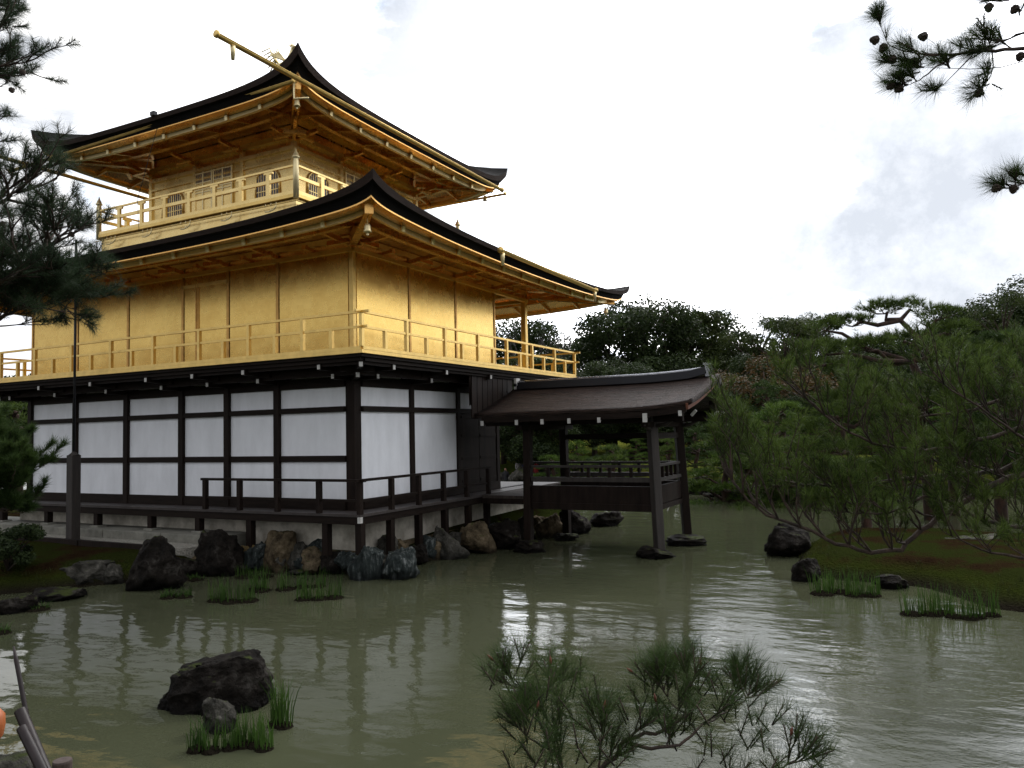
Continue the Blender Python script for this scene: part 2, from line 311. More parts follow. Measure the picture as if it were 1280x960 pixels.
# ------------------------------------------------------------------ ground, water
def cdl(d, l): return (CP.x - 0.4649 * d + 0.8846 * l, CP.y + 0.8852 * d + 0.4662 * l)
POLY = {
 'platform': [(-17, -0.2), (-9, -0.9), (-4.5, -0.75), (-1.2, -0.05), (0.3, 0.1), (0.45, 3.2), (0.6, 7.5), (0.9, 10.5), (-17, 11)],
 'left': [(-3.2, -1.0), (-3.0, -2.0), (-3.75, -2.9), (-4.3, -3.7), (-5.1, -4.6), (-7.5, -6.5), (-11, -8.5), (-30, -12), (-60, -5), (-60, 14), (-30, 12), (-17, 11), (-16, 0)],
 'island': [(8.2, 5.6), (8.5, 3.9), (9.0, 2.7), (9.7, 2.5), (10.7, 2.35), (11.75, 1.0), (12.3, 0.75), (14, .3), (18, 0), (23, 2), (25, 8), (20, 9.2), (14, 8.6), (11, 8.5), (9, 8.0), (8.4, 7)],
 'near': [cdl(3.3, 3.4), cdl(2.6, 1.5), cdl(2.4, -1.0), cdl(3.6, -2.6), cdl(5.3, -3.7), cdl(7, -5.8), cdl(9, -8.4), cdl(9, -20), cdl(-30, -30), cdl(-30, 40), cdl(14, 40), cdl(12, 12), cdl(10.5, 8.3), cdl(7, 5.8)],
 'far': [(-90, 38), (-40, 37), (-18, 32), (-12, 30.0), (-7, 28.6), (-3, 27), (0, 23.2), (3.2, 20.8), (6, 21.8), (12, 24.5), (20, 25), (40, 24), (70, 10), (300, 0), (900, 0), (900, 1500), (-900, 1500), (-900, 45), (-300, 40)],
 'east': [(-26, -20), (-900, -40), (-900, 60), (-90, 45), (-60, 20), (-40, 5)],
 'back': [cdl(-10, -20), cdl(-10, 40), (300, -10), (900, 0), (900, -900), (-900, -900), (-900, -40), (-26, -20)],
}
RISE = {'platform': (0.5, 0.62), 'left': (0.9, 0.50), 'island': (1.0, 0.42), 'near': (3.2, 1.35), 'far': (2.0, 0.9), 'east': (3, 1.2), 'back': (4, 1.5)}
def sdf(px, py, poly):   # positive inside
    P = np.array(poly, float); n = len(P); d = np.full(px.shape, 1e18); ins = np.zeros(px.shape, bool)
    for i in range(n):
        a = P[i]; b = P[(i + 1) % n]; e = b - a; wx = px - a[0]; wy = py - a[1]
        t = np.clip((wx * e[0] + wy * e[1]) / (e @ e), 0, 1)
        d = np.minimum(d, (wx - e[0] * t) ** 2 + (wy - e[1] * t) ** 2)
        c = (a[1] > py) != (b[1] > py)
        with np.errstate(divide='ignore', invalid='ignore'): xi = (b[0] - a[0]) * (py - a[1]) / (b[1] - a[1]) + a[0]
        ins ^= c & (px < xi)
    return np.where(ins, 1, -1) * np.sqrt(d)
WZ = -0.25
def wob(x, y):
    return (np.sin(x * 1.3 + y * .7) + np.sin(x * .6 - y * 1.7 + 2) + np.sin(x * 2.9 + 1) * .5 + np.sin(y * 3.3 + x) * .5)
def ground_z(x, y):
    x = np.asarray(x, float); y = np.asarray(y, float); z = np.full(x.shape, -1.3)
    for k, p in POLY.items():
        s = sdf(x, y, p) + wob(x, y) * (0.0 if k == 'platform' else 0.07); w, h = RISE[k]
        t = np.clip(s / w, 0, 1); zz = WZ + (h) * (1 - (1 - t) ** 2)
        zz = np.where(s < 0, WZ + s * 0.8, zz)
        if k == 'far':
            zz = zz + np.clip((s - 6) / 40, 0, 1) * 1.2 + np.clip((s - 30) / 120, 0, 3) * 9.0
        if k in ('island', 'left'): zz = zz + np.where(s > .3, wob(x * .8, y * .8) * 0.02, 0)
        if k == 'near': zz = zz + np.clip((s - 1) / 6, 0, 1) * 0.1
        z = np.maximum(z, zz)
    return np.maximum(z, -1.3)
def gz(x, y): return float(ground_z(np.array([x]), np.array([y]))[0])
def axis(segs):
    a = []
    for lo, hi, st in segs: a += list(np.arange(lo, hi, st))
    a.append(segs[-1][1]); return np.array(a)
gx = axis([(-900, -100, 80), (-100, -20, 4), (-20, 26, 0.28), (26, 100, 4), (100, 900, 80)])
gy = axis([(-900, -100, 80), (-100, -20, 4), (-20, 34, 0.28), (34, 120, 3), (120, 1500, 80)])
GX, GY = np.meshgrid(gx, gy); GZ = ground_z(GX.ravel(), GY.ravel())
nx, ny = len(gx), len(gy)
ii = (np.arange(ny - 1)[:, None] * nx + np.arange(nx - 1)[None, :]).ravel()
def ground_f(t, b, g):
    s = t.nodes.new('ShaderNodeSeparateXYZ'); t.links.new(g.outputs['Position'], s.inputs[0])
    n = t.nodes.new('ShaderNodeTexNoise'); n.inputs['Scale'].default_value = 0.9; n.inputs['Detail'].default_value = 8; n.inputs['Roughness'].default_value = .7; t.links.new(g.outputs['Position'], n.inputs['Vector'])
    r = t.nodes.new('ShaderNodeValToRGB'); t.links.new(n.outputs['Fac'], r.inputs[0])
    e = r.color_ramp.elements; e[0].position = .33; e[0].color = (0.018, 0.010, 0.006, 1); e[1].position = .52; e[1].color = (0.022, 0.028, 0.007, 1)
    x = e.new(.43); x.color = (0.026, 0.016, 0.008, 1)
    n2 = t.nodes.new('ShaderNodeTexNoise'); n2.inputs['Scale'].default_value = 0.35; n2.inputs['Detail'].default_value = 5; t.links.new(g.outputs['Position'], n2.inputs['Vector'])
    r2 = t.nodes.new('ShaderNodeValToRGB'); t.links.new(n2.outputs['Fac'], r2.inputs[0])
    e = r2.color_ramp.elements; e[0].position = .35; e[0].color = (0.04, 0.055, 0.012, 1); e[1].position = .6; e[1].color = (0.13, 0.14, 0.025, 1)
    mr = t.nodes.new('ShaderNodeMapRange'); t.links.new(s.outputs[1], mr.inputs[0]); mr.inputs[1].default_value = 14; mr.inputs[2].default_value = 20
    mx = t.nodes.new('ShaderNodeMix'); mx.data_type = 'RGBA'; t.links.new(mr.outputs[0], mx.inputs[0]); t.links.new(r.outputs[0], mx.inputs[6]); t.links.new(r2.outputs[0], mx.inputs[7])
    gm = t.nodes.new('ShaderNodeMapRange'); t.links.new(s.outputs[2], gm.inputs[0]); gm.inputs[1].default_value = 0.12; gm.inputs[2].default_value = -0.04; gm.inputs[3].default_value = 0; gm.inputs[4].default_value = .85
    mg = t.nodes.new('ShaderNodeMix'); mg.data_type = 'RGBA'; t.links.new(gm.outputs[0], mg.inputs[0]); t.links.new(mx.outputs[2], mg.inputs[6]); mg.inputs[7].default_value = (0.032, 0.042, 0.008, 1); mx = mg
    # bare wet mud at the waterline
    mw = t.nodes.new('ShaderNodeMapRange'); t.links.new(s.outputs[2], mw.inputs[0]); mw.inputs[1].default_value = -0.2; mw.inputs[2].default_value = -0.02
    mz = t.nodes.new('ShaderNodeMix'); mz.data_type = 'RGBA'; t.links.new(mw.outputs[0], mz.inputs[0]); mz.inputs[6].default_value = (0.02, 0.017, 0.012, 1); t.links.new(mx.outputs[2], mz.inputs[7])
    t.links.new(mz.outputs[2], b.inputs['Base Color'])
    n3 = t.nodes.new('ShaderNodeTexNoise'); n3.inputs['Scale'].default_value = 22; n3.inputs['Detail'].default_value = 6; t.links.new(g.outputs['Position'], n3.inputs['Vector'])
    bp = t.nodes.new('ShaderNodeBump'); bp.inputs['Distance'].default_value = 0.12; t.links.new(n3.outputs['Fac'], bp.inputs['Height']); t.links.new(bp.outputs[0], b.inputs['Normal'])
material('moss_ground', (0.05, 0.04, 0.02), 0.95, f=ground_f, spec=.0)
tag(fast_mesh('ground', np.stack([GX.ravel(), GY.ravel(), GZ], 1), np.stack([ii, ii + 1, ii + nx + 1, ii + nx], 1), M['moss_ground'], smooth=True), kind='structure')

def water_f(t, b, g):
    b.inputs['Roughness'].default_value = 0.03; b.inputs['IOR'].default_value = 1.33
    def nz(sc_, det, stretch, rough=.5, rot=0):
        mp = t.nodes.new('ShaderNodeMapping'); mp.inputs['Scale'].default_value = stretch; mp.inputs['Rotation'].default_value = (0, 0, rot); t.links.new(g.outputs['Position'], mp.inputs[0])
        n = t.nodes.new('ShaderNodeTexNoise'); n.inputs['Scale'].default_value = sc_; n.inputs['Detail'].default_value = det; n.inputs['Roughness'].default_value = rough; t.links.new(mp.outputs[0], n.inputs['Vector']); return n.outputs['Fac']
    def mt(op, a, c, d=None):
        m = t.nodes.new('ShaderNodeMath'); m.operation = op
        for i, v in enumerate((a, c, d)):
            if v is None: continue
            if isinstance(v, (int, float)): m.inputs[i].default_value = v
            else: t.links.new(v, m.inputs[i])
        return m.outputs[0]
    big = nz(1.5, 2, (0.8, 1.5, 1), .4, -0.48); mid = nz(5, 3, (0.85, 1.3, 1), .5, -0.48); fine = nz(21, 3, (0.95, 1.1, 1), .55, -.4)
    patch = nz(0.22, 3, (1, 1, 1), .5)                       # cat's paws: rough patches between calm ones
    pr = t.nodes.new('ShaderNodeMapRange'); t.links.new(patch, pr.inputs[0]); pr.inputs[1].default_value = .38; pr.inputs[2].default_value = .62; pr.inputs[3].default_value = .25; pr.inputs[4].default_value = 1.0
    # the open pond to the right is more ruffled than the sheltered corner by the building
    sx = t.nodes.new('ShaderNodeSeparateXYZ'); t.links.new(g.outputs['Position'], sx.inputs[0])
    op = t.nodes.new('ShaderNodeMapRange'); t.links.new(mt('ADD', sx.outputs[0], mt('MULTIPLY', sx.outputs[1], 0.25)), op.inputs[0]); op.inputs[1].default_value = 2; op.inputs[2].default_value = 9; op.inputs[3].default_value = .35; op.inputs[4].default_value = 1.0
    h = mt('MULTIPLY_ADD', big, 0.017, mt('MULTIPLY_ADD', mt('MULTIPLY', mid, op.outputs[0]), 0.0058, mt('MULTIPLY', mt('MULTIPLY', fine, mt('MULTIPLY', pr.outputs[0], op.outputs[0])), 0.0019)))
    # a wake of low rings spreading from the rock
    bp = t.nodes.new('ShaderNodeBump'); bp.inputs['Strength'].default_value = 1; bp.inputs['Distance'].default_value = 1.0
    t.links.new(h, bp.inputs['Height']); t.links.new(bp.outputs[0], b.inputs['Normal'])
    n = nz(0.25, 4, (1, 1, 1), .6)
    r = t.nodes.new('ShaderNodeValToRGB'); t.links.new(n, r.inputs[0])
    r.color_ramp.elements[0].position = .35; r.color_ramp.elements[0].color = (0.052, 0.057, 0.032, 1)
    r.color_ramp.elements[1].position = .7; r.color_ramp.elements[1].color = (0.068, 0.074, 0.043, 1)
    t.links.new(r.outputs[0], b.inputs['Base Color'])
material('pond_water', (0.05, 0.05, 0.03), 0.03, f=water_f)
wv = [(-900, -900, WZ), (900, -900, WZ), (900, 1500, WZ), (-900, 1500, WZ)]
wb = MB(); wb.add(wv, [(0, 1, 2, 3)]); tag(wb.build('water', M['pond_water']), kind='structure')

# ------------------------------------------------------------------ terrace of cut stone and gravel beside the veranda
t = empty('stone_terrace', (-8, -0.6, 0.5)); tag(t, 'low terrace of long pale granite kerbs under the veranda', 'terrace')
OT = Vector((8, .6, -.5))
b = MB(); b.box(-16.0 + 8, -3.0 + 8, -0.78 + .6, 1.0, -0.6, 0.0); b.build('terrace_floor', M['stone_kerb'], t)
xs = [-16, -13.2, -10.1, -7.0, -4.9, -3.0]
for i in range(5):
    b = MB(); b.box(xs[i] + 8 + .012, xs[i + 1] + 8 - .012, -1.02 + .6, -0.785 + .6, -0.35, 0.004 * (i % 2 + 1)); b.build('kerb_stone', M['stone_kerb'], t, .012)
b = MB(); b.add([(-16, -1.55, .305), (-3.6, -1.75, .305), (-3.2, -1.0, .31), (-16, -1.0, .31), (-16, -1.55, -.3), (-3.6, -1.75, -.3), (-3.2, -1.0, -.3), (-16, -1.0, -.3)],
    [(0, 1, 2, 3), (4, 7, 6, 5), (0, 4, 5, 1), (1, 5, 6, 2), (2, 6, 7, 3), (3, 7, 4, 0)])
g_ = b.build('gravel_path', M['gravel']); tag(g_, kind='structure')
t = empty('timber_edging', (-9, -1.6, .3)); tag(t, 'thin dark timber edging between the pale gravel and the brown moss', 'edging')
for i in range(4):
    x0 = -16 + i * 3.1; x1 = x0 + 3.06
    b = MB(); ya = -1.62 - (x0 + 16) * .016; yb = -1.62 - (x1 + 16) * .016
    b.beam((x0 + 9, ya + 1.6, .0), (x1 + 9, yb + 1.6, .0), .12, .14); b.build('board', M['dark_wood'], t)
# ------------------------------------------------------------------ the pavilion
BX = [0, -2.20, -3.80, -5.38, -7.46, -9.58, -11.62]
WL = 11.62; WD = 8.48; BY = [0, 2.12, 4.24, 6.36, 8.48]
pv = empty('golden_pavilion', (0, 0, 0))
tag(pv, 'three storey temple hall with gold leaf upper floors and white plaster ground floor', 'temple')
def P_(name, mb, mat, par=None, bev=0): return mb.build(name, M[mat], par or pv, bev)
# foundation under the veranda
b = MB(); b.box(-WL - .3, .12, -.12, WD + .3, .22, .86); P_('foundation', b, 'base_plaster')
b = MB(); b.box(-WL - .3, .2, -.2, WD + .35, -.9, .218); P_('footing', b, 'rock_tan')
# body behind the panels
b = MB(); b.box(-WL + .05, -.05, .06, 6.3, .86, 4.25); P_('core', b, 'dark_wood')
# posts
def post(x, y, w=.17): b = MB(); b.box(x - w / 2, x + w / 2, y - w / 2, y + w / 2, .92, 4.27); P_('timber_post', b, 'dark_wood', bev=.008)
for i, x in enumerate(BX): post(x if i else -.115, .0 if i else .115, .24 if i == 0 else .17)
for y in BY[1:]: post(-.03 if y != 8.48 else -.1, y, .17)
for x in BX[1:]: post(x, WD - .03)
# beams of the north and west walls
for z0, z1, dp in ((1.06, 1.28, .06), (2.10, 2.235, .045), (3.19, 3.31, .07), (3.735, 3.95, .05)):
    b = MB(); b.box(-WL, -.235, -dp, .05, z0, z1); P_('wall_beam', b, 'beam_wood')
    y0, y1 = .235, (6.3 if z0 != 2.10 else 0)
    if z0 != 2.10: b = MB(); b.box(-.05, dp, y0, y1, z0, z1); P_('wall_beam', b, 'beam_wood')
b = MB(); b.box(-WL, -.0, -.12, .06, .9, 1.06); b.box(-.06, .12, 0.06, WD, .9, 1.055); P_('sill', b, 'beam_wood')
# plaster panels
for i in range(6):
    xa = BX[i] - (.235 if i == 0 else .085); xb = BX[i + 1] + .085
    for z0, z1 in ((1.28, 2.10), (2.235, 3.19), (3.31, 3.735), (3.95, 4.27)):
        b = MB(); b.box(xb, xa, .0, .055, z0, z1); P_('plaster_panel', b, 'plaster')
for i in range(3):
    ya = BY[i] + (.235 if i == 0 else .085); yb = BY[i + 1] - .085
    for z0, z1 in ((1.28, 3.19), (3.31, 3.735), (3.95, 4.27)):
        if i == 2 and z0 < 2: continue
        b = MB(); b.box(-.05, .005, ya, yb, z0, z1); P_('plaster_panel', b, 'plaster')
# dark plank doors of the third bay
for k in range(2):
    y0 = 4.34 + k * .97; b = MB(); b.box(-.045, .03, y0, y0 + .95, 1.28, 3.19)
    for z in (1.4, 2.0, 2.6, 3.1): b.box(.03, .05, y0 + .03, y0 + .92, z - .04, z + .03)
    d = P_('door', b, 'dark_wood')
# south side and inner partition, far sides
b = MB(); b.box(-WL, -.0, 6.3, 6.42, .9, 4.27); P_('inner_wall', b, 'dark_wood')
b = MB(); b.box(-WL - .02, -WL + .04, .1, 6.3, .9, 4.2); P_('east_wall', b, 'plaster')
# veranda
dk = MB(); e = .7
def deck_ring(mb, z0, z1, o, xi=0.12):
    mb.box(-14.6, o, -o, -.122, z0, z1); mb.box(xi + .002, o, -.118, 4.7, z0, z1)
    mb.box(-.3, o, 4.704, WD + o, z0, z1)
    mb.box(-WL - o, -.304, 6.43, WD + o, z0, z1)
dk.v = []; deck_ring(dk, 1.0, 1.055, e)
vr = P_('veranda_deck', dk, 'deck_wood')
b = MB(); b.box(-14.6, e - .03, -e + .02, -e + .12, .84, 1.0); b.box(e - .12, e - .03, -e + .122, 4.7, .84, 1.0); b.box(.55, .67, 4.7, WD + e, .84, 1.0)
for x in (0.3, -1, -2.5, -4.1, -5.7, -7.8, -9.85, -12): b.box(x - .04, x + .04, -e + .12, -.12, .86, .998)
P_('edge_beam', b, 'beam_wood', vr)
for x in (.6, -.28, -2.47, -4.1, -5.75, -7.79, -9.85, -11.9, -13.8):
    b = MB(); b.box(x - .075, x + .075, -.66, -.51, .18 if x > -3.5 else .5, .86); P_('leg', b, 'dark_wood', vr)
    if x < -3.5: b = MB(); b.box(x - .16, x + .16, -.72, -.42, .48, .545); P_('foot_stone', b, 'stone_kerb', vr, .02)
for y in (.44, 1.5, 2.61, 3.7, 4.65):
    b = MB(); b.box(.53, .67, y - .07, y + .07, -.1, .86); P_('leg', b, 'dark_wood', vr)
b = MB(); b.box(.645, .72, -.73, -.65, .88, 1.0); P_('metal_cap', b, 'white_paint', vr)
rl = MB(); rz = 1.74
rl.beam((-3.95, -e + .04, rz), (e + .1, -e + .04, rz), .07, .055); rl.beam((e - .04, -e - .1, rz + .004), (e - .04, 4.78, rz + .004), .066, .055)
rl.beam((-3.82, -e + .04, 1.33), (e, -e + .04, 1.33), .04, .05); rl.beam((e - .04, -e, 1.33), (e - .04, 4.66, 1.33), .04, .05)
rr = P_('veranda_railing', rl, 'beam_wood')
for x, y in [(-3.82, -.66), (-2.73, -.66), (-1.59, -.66), (-.42, -.66), (.66, -.66), (.66, .41), (.66, 1.44), (.66, 2.48), (.66, 3.56), (.66, 4.66)]:
    b = MB(); b.box(x - .05, x + .05, y - .05, y + .05, 1.055, rz - .02); P_('rail_post', b, 'dark_wood', rr)
# brackets under the balcony
def bracket(x, y, dx, dy):
    n = math.hypot(dx, dy); dx /= n; dy /= n; k = 1.414 if dx and dy else 1
    b = MB()
    for (r, z, h) in ((.55, 3.93, .13), (.98, 4.1, .13)):
        b.beam((x - dx * .1, y - dy * .1, z), (x + dx * r * k, y + dy * r * k, z), .1, h)
    b.beam((x + dx * .5 * k - dy * .35, y + dy * .5 * k + dx * .35, 4.05), (x + dx * .5 * k + dy * .35, y + dy * .5 * k - dx * .35, 4.05), .1, .11)
    b.beam((x - dy * .4, y + dx * .4, 3.99), (x + dy * .4, y - dx * .4, 3.99), .16, .1)
    br = P_('bracket', b, 'beam_wood')
    for r, z in ((.55, 3.93), (.98, 4.1)):
        r *= k; t_ = MB(); t_.beam((x + dx * r, y + dy * r, z - .005), (x + dx * (r + .012), y + dy * (r + .012), z - .005), .075, .095)
        P_('painted_tip', t_, 'white_paint', br)
for x in BX[1:]: bracket(x, -.08, 0, -1)
bracket(-.1, -.02, 0, -1); bracket(.02, .1, 1, 0); bracket(0, 0, 1, -1)
for y in (2.12, 4.24): bracket(.06, y, 1, 0)
for x, y, dx, dy in ((-WL, 0, -1, -1), (-WL - .05, .1, -1, 0)): bracket(x, y, dx, dy)
# balcony of the second floor
o = 1.16; OX0 = -WL - o; OX1 = o; OY0 = -o; OY1 = WD + o
b = MB(); b.box(OX0 + .06, OX1 - .06, OY0 + .06, OY1 - .06, 4.24, 4.30); P_('balcony_underside', b, 'dark_wood')
b = MB()
for z in (4.19,): b.box(OX0 + .15, OX1 - .15, OY0 + .12, OY0 + .24, 4.16, 4.24); b.box(OX1 - .24, OX1 - .12, OY0 + .242, OY1 - .15, 4.16, 4.24)
for x in np.arange(OX0 + .4, OX1 - .3, .52): b.box(x - .03, x + .03, OY0 + .242, 0, 4.17, 4.238)
for y in np.arange(.3, OY1 - .3, .52): b.box(.0, OX1 - .242, y - .03, y + .03, 4.17, 4.238)
b.box(-WL - .5, .56, -.56, -.46, 3.935, 4.155); b.box(.46, .56, -.459, 4.6, 3.935, 4.155); b.box(-WL - .9, .98, -.98, -.88, 4.1, 4.158); b.box(.88, .98, -.879, 9.4, 4.1, 4.158)
P_('joists', b, 'beam_wood')
b = MB(); b.box(OX0, OX1, OY0, OY1, 4.303, 4.37)
P_('balcony_deck', b, 'gold_trim')
def ring_rail(mb, x0, x1, y0, y1, z, w, h, ext=0.0):
    mb.beam((x0 - ext, y0, z), (x1 + ext, y0, z), w, h); mb.beam((x0 - ext, y1, z), (x1 + ext, y1, z), w, h)
    mb.beam((x0, y0 - ext, z + .003), (x0, y1 + ext, z + .003), w, h * .97); mb.beam((x1, y0 - ext, z + .003), (x1, y1 + ext, z + .003), w, h * .97)
i_ = .05
b = MB(); X0, X1, Y0, Y1 = OX0 + i_, OX1 - i_, OY0 + i_, OY1 - i_
ring_rail(b, X0, X1, Y0, Y1, 4.405, .09, .065, .0)
ring_rail(b, X0, X1, Y0, Y1, 4.83, .045, .05, .16)
ring_rail(b, X0, X1, Y0, Y1, 5.13, .06, .05, .2)
br = P_('balcony_railing', b, 'gold_trim')
def rail_posts(par, x0, x1, y0, y1, nx_, ny_, zb, zt, zm, w, mat):
    pts = []
    for k in range(nx_ + 1):
        x = lerp(x1, x0, k / nx_); pts.append((x, y0, k)); pts.append((x, y1, k))
    for k in range(1, ny_):
        y = lerp(y0, y1, k / ny_); pts.append((x1, y, k)); pts.append((x0, y, k))
    for x, y, k in pts:
        c = MB(); c.box(x - w / 2, x + w / 2, y - w / 2, y + w / 2, zb, zt if k % 2 == 0 else zm); P_('rail_post', c, mat, par)
rail_posts(br, X0, X1, Y0, Y1, 18, 14, 4.44, 5.11, 4.81, .075, 'gold_trim')
# second floor walls: three closed bays deep, the fourth an open porch
ZW = 6.72
def wall_x(x0, x1, y, z0, z1, mat='gold', nm='gold_wall', t_=.05, par=None):
    b = MB(); b.box(x0, x1, y - t_ / 2, y + t_ / 2, z0, z1); return P_(nm, b, mat, par)
def wall_y(y0, y1, x, z0, z1, mat='gold', nm='gold_wall', t_=.05, par=None):
    b = MB(); b.box(x - t_ / 2, x + t_ / 2, y0, y1, z0, z1); return P_(nm, b, mat, par)
for i in range(6): wall_x(BX[i + 1] + .06, BX[i] - (.13 if i == 0 else .06), .02, 4.37, ZW)
for i in range(3): wall_y(BY[i] + (.13 if i == 0 else .06), BY[i + 1] - .06, -.02, 4.37, ZW)
wall_x(-WL + .06, -.06, 6.36, 4.37, 7.0); wall_y(.1, 6.3, -WL + .02, 4.37, ZW)
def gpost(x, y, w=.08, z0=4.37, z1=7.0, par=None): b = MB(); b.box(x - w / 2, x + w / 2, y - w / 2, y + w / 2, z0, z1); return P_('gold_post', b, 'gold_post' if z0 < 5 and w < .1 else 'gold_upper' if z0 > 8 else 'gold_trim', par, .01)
gpost(-.065, .065, .12)
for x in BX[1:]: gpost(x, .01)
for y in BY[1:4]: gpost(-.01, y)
gpost(-.06, 8.42, .16); 
for x in (-WL, -7.46, -3.8): gpost(x, 8.42, .16)
# sliding door stiles on the north face
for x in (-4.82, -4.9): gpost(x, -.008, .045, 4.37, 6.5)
b = MB(); b.box(-5.38, -3.8, -.03, 0.0, 6.42, 6.5); P_('door_head', b, 'gold_trim')
b = MB(); ring_rail(b, -WL, 0, 0, WD, ZW + .03, .13, .09); ring_rail(b, -WL, 0, 0, WD, 6.99, .15, .12); P_('head_beam', b, 'gold_trim')
wall_x(-WL, 0, .03, ZW + .06, 7.15, 'gold_eave', 'frieze'); wall_y(0.06, WD, -.03, ZW + .06, 7.15, 'gold_eave', 'frieze')
# low stub fence seen beyond the porch
# ---- roofs
def hip_roof(cx, cy, hx, hy, ze, lift, lam, thick, cthick, ix, iy, zt, power, nm, soffit):
    """eave outline (cx+-hx, cy+-hy) with upswept corners, rising to the inner rectangle (ix, iy) at zt"""
    def L_(d): return lift * math.exp(-d / lam) * (1 + .35 * math.exp(-d / .35))
    n = 56; m = 12
    sides = [(-1, -1, 1, -1), (1, -1, 1, 1), (1, 1, -1, 1), (-1, 1, -1, -1)]
    top = MB(); edge = MB(); under = MB()
    for (ax, ay, bx_, by_) in sides:
        ln = (abs(bx_ - ax) * hx + abs(by_ - ay) * hy)
        ox, oy = ((0, -1), (1, 0), (0, 1), (-1, 0))[sides.index((ax, ay, bx_, by_))]
        us = [.5 - .5 * math.cos(math.pi * k / n) for k in range(n + 1)]
        V = []; E_ = []; Un = []
        for u in us:
            ex = cx + lerp(ax, bx_, u) * hx; ey = cy + lerp(ay, by_, u) * hy
            d = min(u, 1 - u) * ln; cf = math.exp(-d / .9)
            jx = cx + lerp(ax, bx_, u) * ix; jy = cy + lerp(ay, by_, u) * iy
            for j in range(m + 1):
                s = j / m; dz = L_(d) * (1 - s) ** 3
                V.append((lerp(ex, jx, s), lerp(ey, jy, s), ze + (zt - ze) * (s * power + (1 - power) * s ** 2) + dz))
            th = lerp(thick, cthick, cf)
            z0 = ze + L_(d)
            # toward-centre inset for the slanted edge, mitred at the corners
            def inset(q): return (cx + (lerp(ax, bx_, u)) * (hx - q), cy + (lerp(ay, by_, u)) * (hy - q))
            a1 = inset(.03); a2 = inset(.12); a3 = inset(.22)
            E_ += [(ex, ey, z0), (a1[0], a1[1], z0 - th * .42), (a2[0], a2[1], z0 - th * .46), (a3[0], a3[1], z0 - th)]
            a5 = inset(1.1)
            Un += [(a3[0], a3[1], z0 - th), (a5[0], a5[1], ze - thick + .1 + L_(d) * .55)]
        top.add(V, [(i * (m + 1) + j, (i + 1) * (m + 1) + j, (i + 1) * (m + 1) + j + 1, i * (m + 1) + j + 1) for i in range(n) for j in range(m)], True)
        edge.add(E_, [(i * 4 + j, i * 4 + j + 1, i * 4 + j + 5, i * 4 + j + 4) for i in range(n) for j in (1, 2)], False)
        under.add([E_[i] for i in range(len(E_))], [(i * 4, i * 4 + 1, i * 4 + 5, i * 4 + 4) for i in range(n)], False)
    rf = P_(nm, top, 'shingle'); P_('shingle_edge', edge, 'shingle', rf); P_('shingle_lip', under, 'shingle_edge', rf)
    # eaves: gold soffit board, fascia, rafters, inner soffit
    Lf = L_
    w0, w1, w2, wallx, wally, zf, zi = soffit  # insets from eave: board start, fascia, purlin ; wall half sizes ; fascia z ; inner z
    bd = MB(); fa = MB(); so = MB(); ins = MB(); pu = MB()
    for si, (ax, ay, bx_, by_) in enumerate(sides):
        ln = (abs(bx_ - ax) * hx + abs(by_ - ay) * hy)
        us = [.5 - .5 * math.cos(math.pi * k / n) for k in range(n + 1)]
        B_ = []; F_ = []; S_ = []; I_ = []; PP = []
        for u in us:
            d = min(u, 1 - u) * ln; l = Lf(d); cf = math.exp(-d / .9); th = lerp(thick, cthick, cf)
            def ins_(q): return (cx + lerp(ax, bx_, u) * (hx - q), cy + lerp(ay, by_, u) * (hy - q))
            z0 = ze + l
            p0 = ins_(.21); p1 = ins_(w1 - .02)
            zfa = zf + l * .42
            B_ += [(*p0, z0 - th + .03), (*p0, z0 - th - .012), (*p1, zfa + .045)]
            q0 = ins_(w1); q1 = ins_(w1 + .09)
            F_ += [(*q0, zfa + .05), (*q0, zfa - .045), (*q1, zfa - .045), (*q1, zfa + .06)]
            r0 = ins_(w1 + .05); r1 = ins_(w2)
            zp = zi - .08 + l * .3
            S_ += [(*r0, zfa + .03), (*r1, zp)]
            PP += [(*ins_(w2 - .07), zp + .01), (*ins_(w2 - .07), zp - .15), (*ins_(w2 + .07), zp - .15), (*ins_(w2 + .07), zp + .01)]
            wq = (cx + lerp(ax, bx_, u) * wallx, cy + lerp(ay, by_, u) * wally)
            I_ += [(*r1, zp - .01), (*wq, zi + .06)]
        qs = lambda A, k, js, mb, sm=False: mb.add(A, [(i * k + j, i * k + (j + 1) % k, (i + 1) * k + (j + 1) % k, (i + 1) * k + j) for i in range(n) for j in js], sm)
        qs(B_, 3, (0, 1), bd); qs(F_, 4, (0, 1, 2, 3), fa); qs(S_, 2, (0,), so); qs(I_, 2, (0,), ins); qs(PP, 4, (0, 1, 2, 3), pu)
    ev = P_('eave', so, 'gold_eave'); P_('inner_soffit', ins, 'gold_eave', ev); P_('eave_board', bd, 'gold_eave', ev); P_('fascia', fa, 'gold_bright', ev); P_('purlin', pu, 'gold_eave', ev)
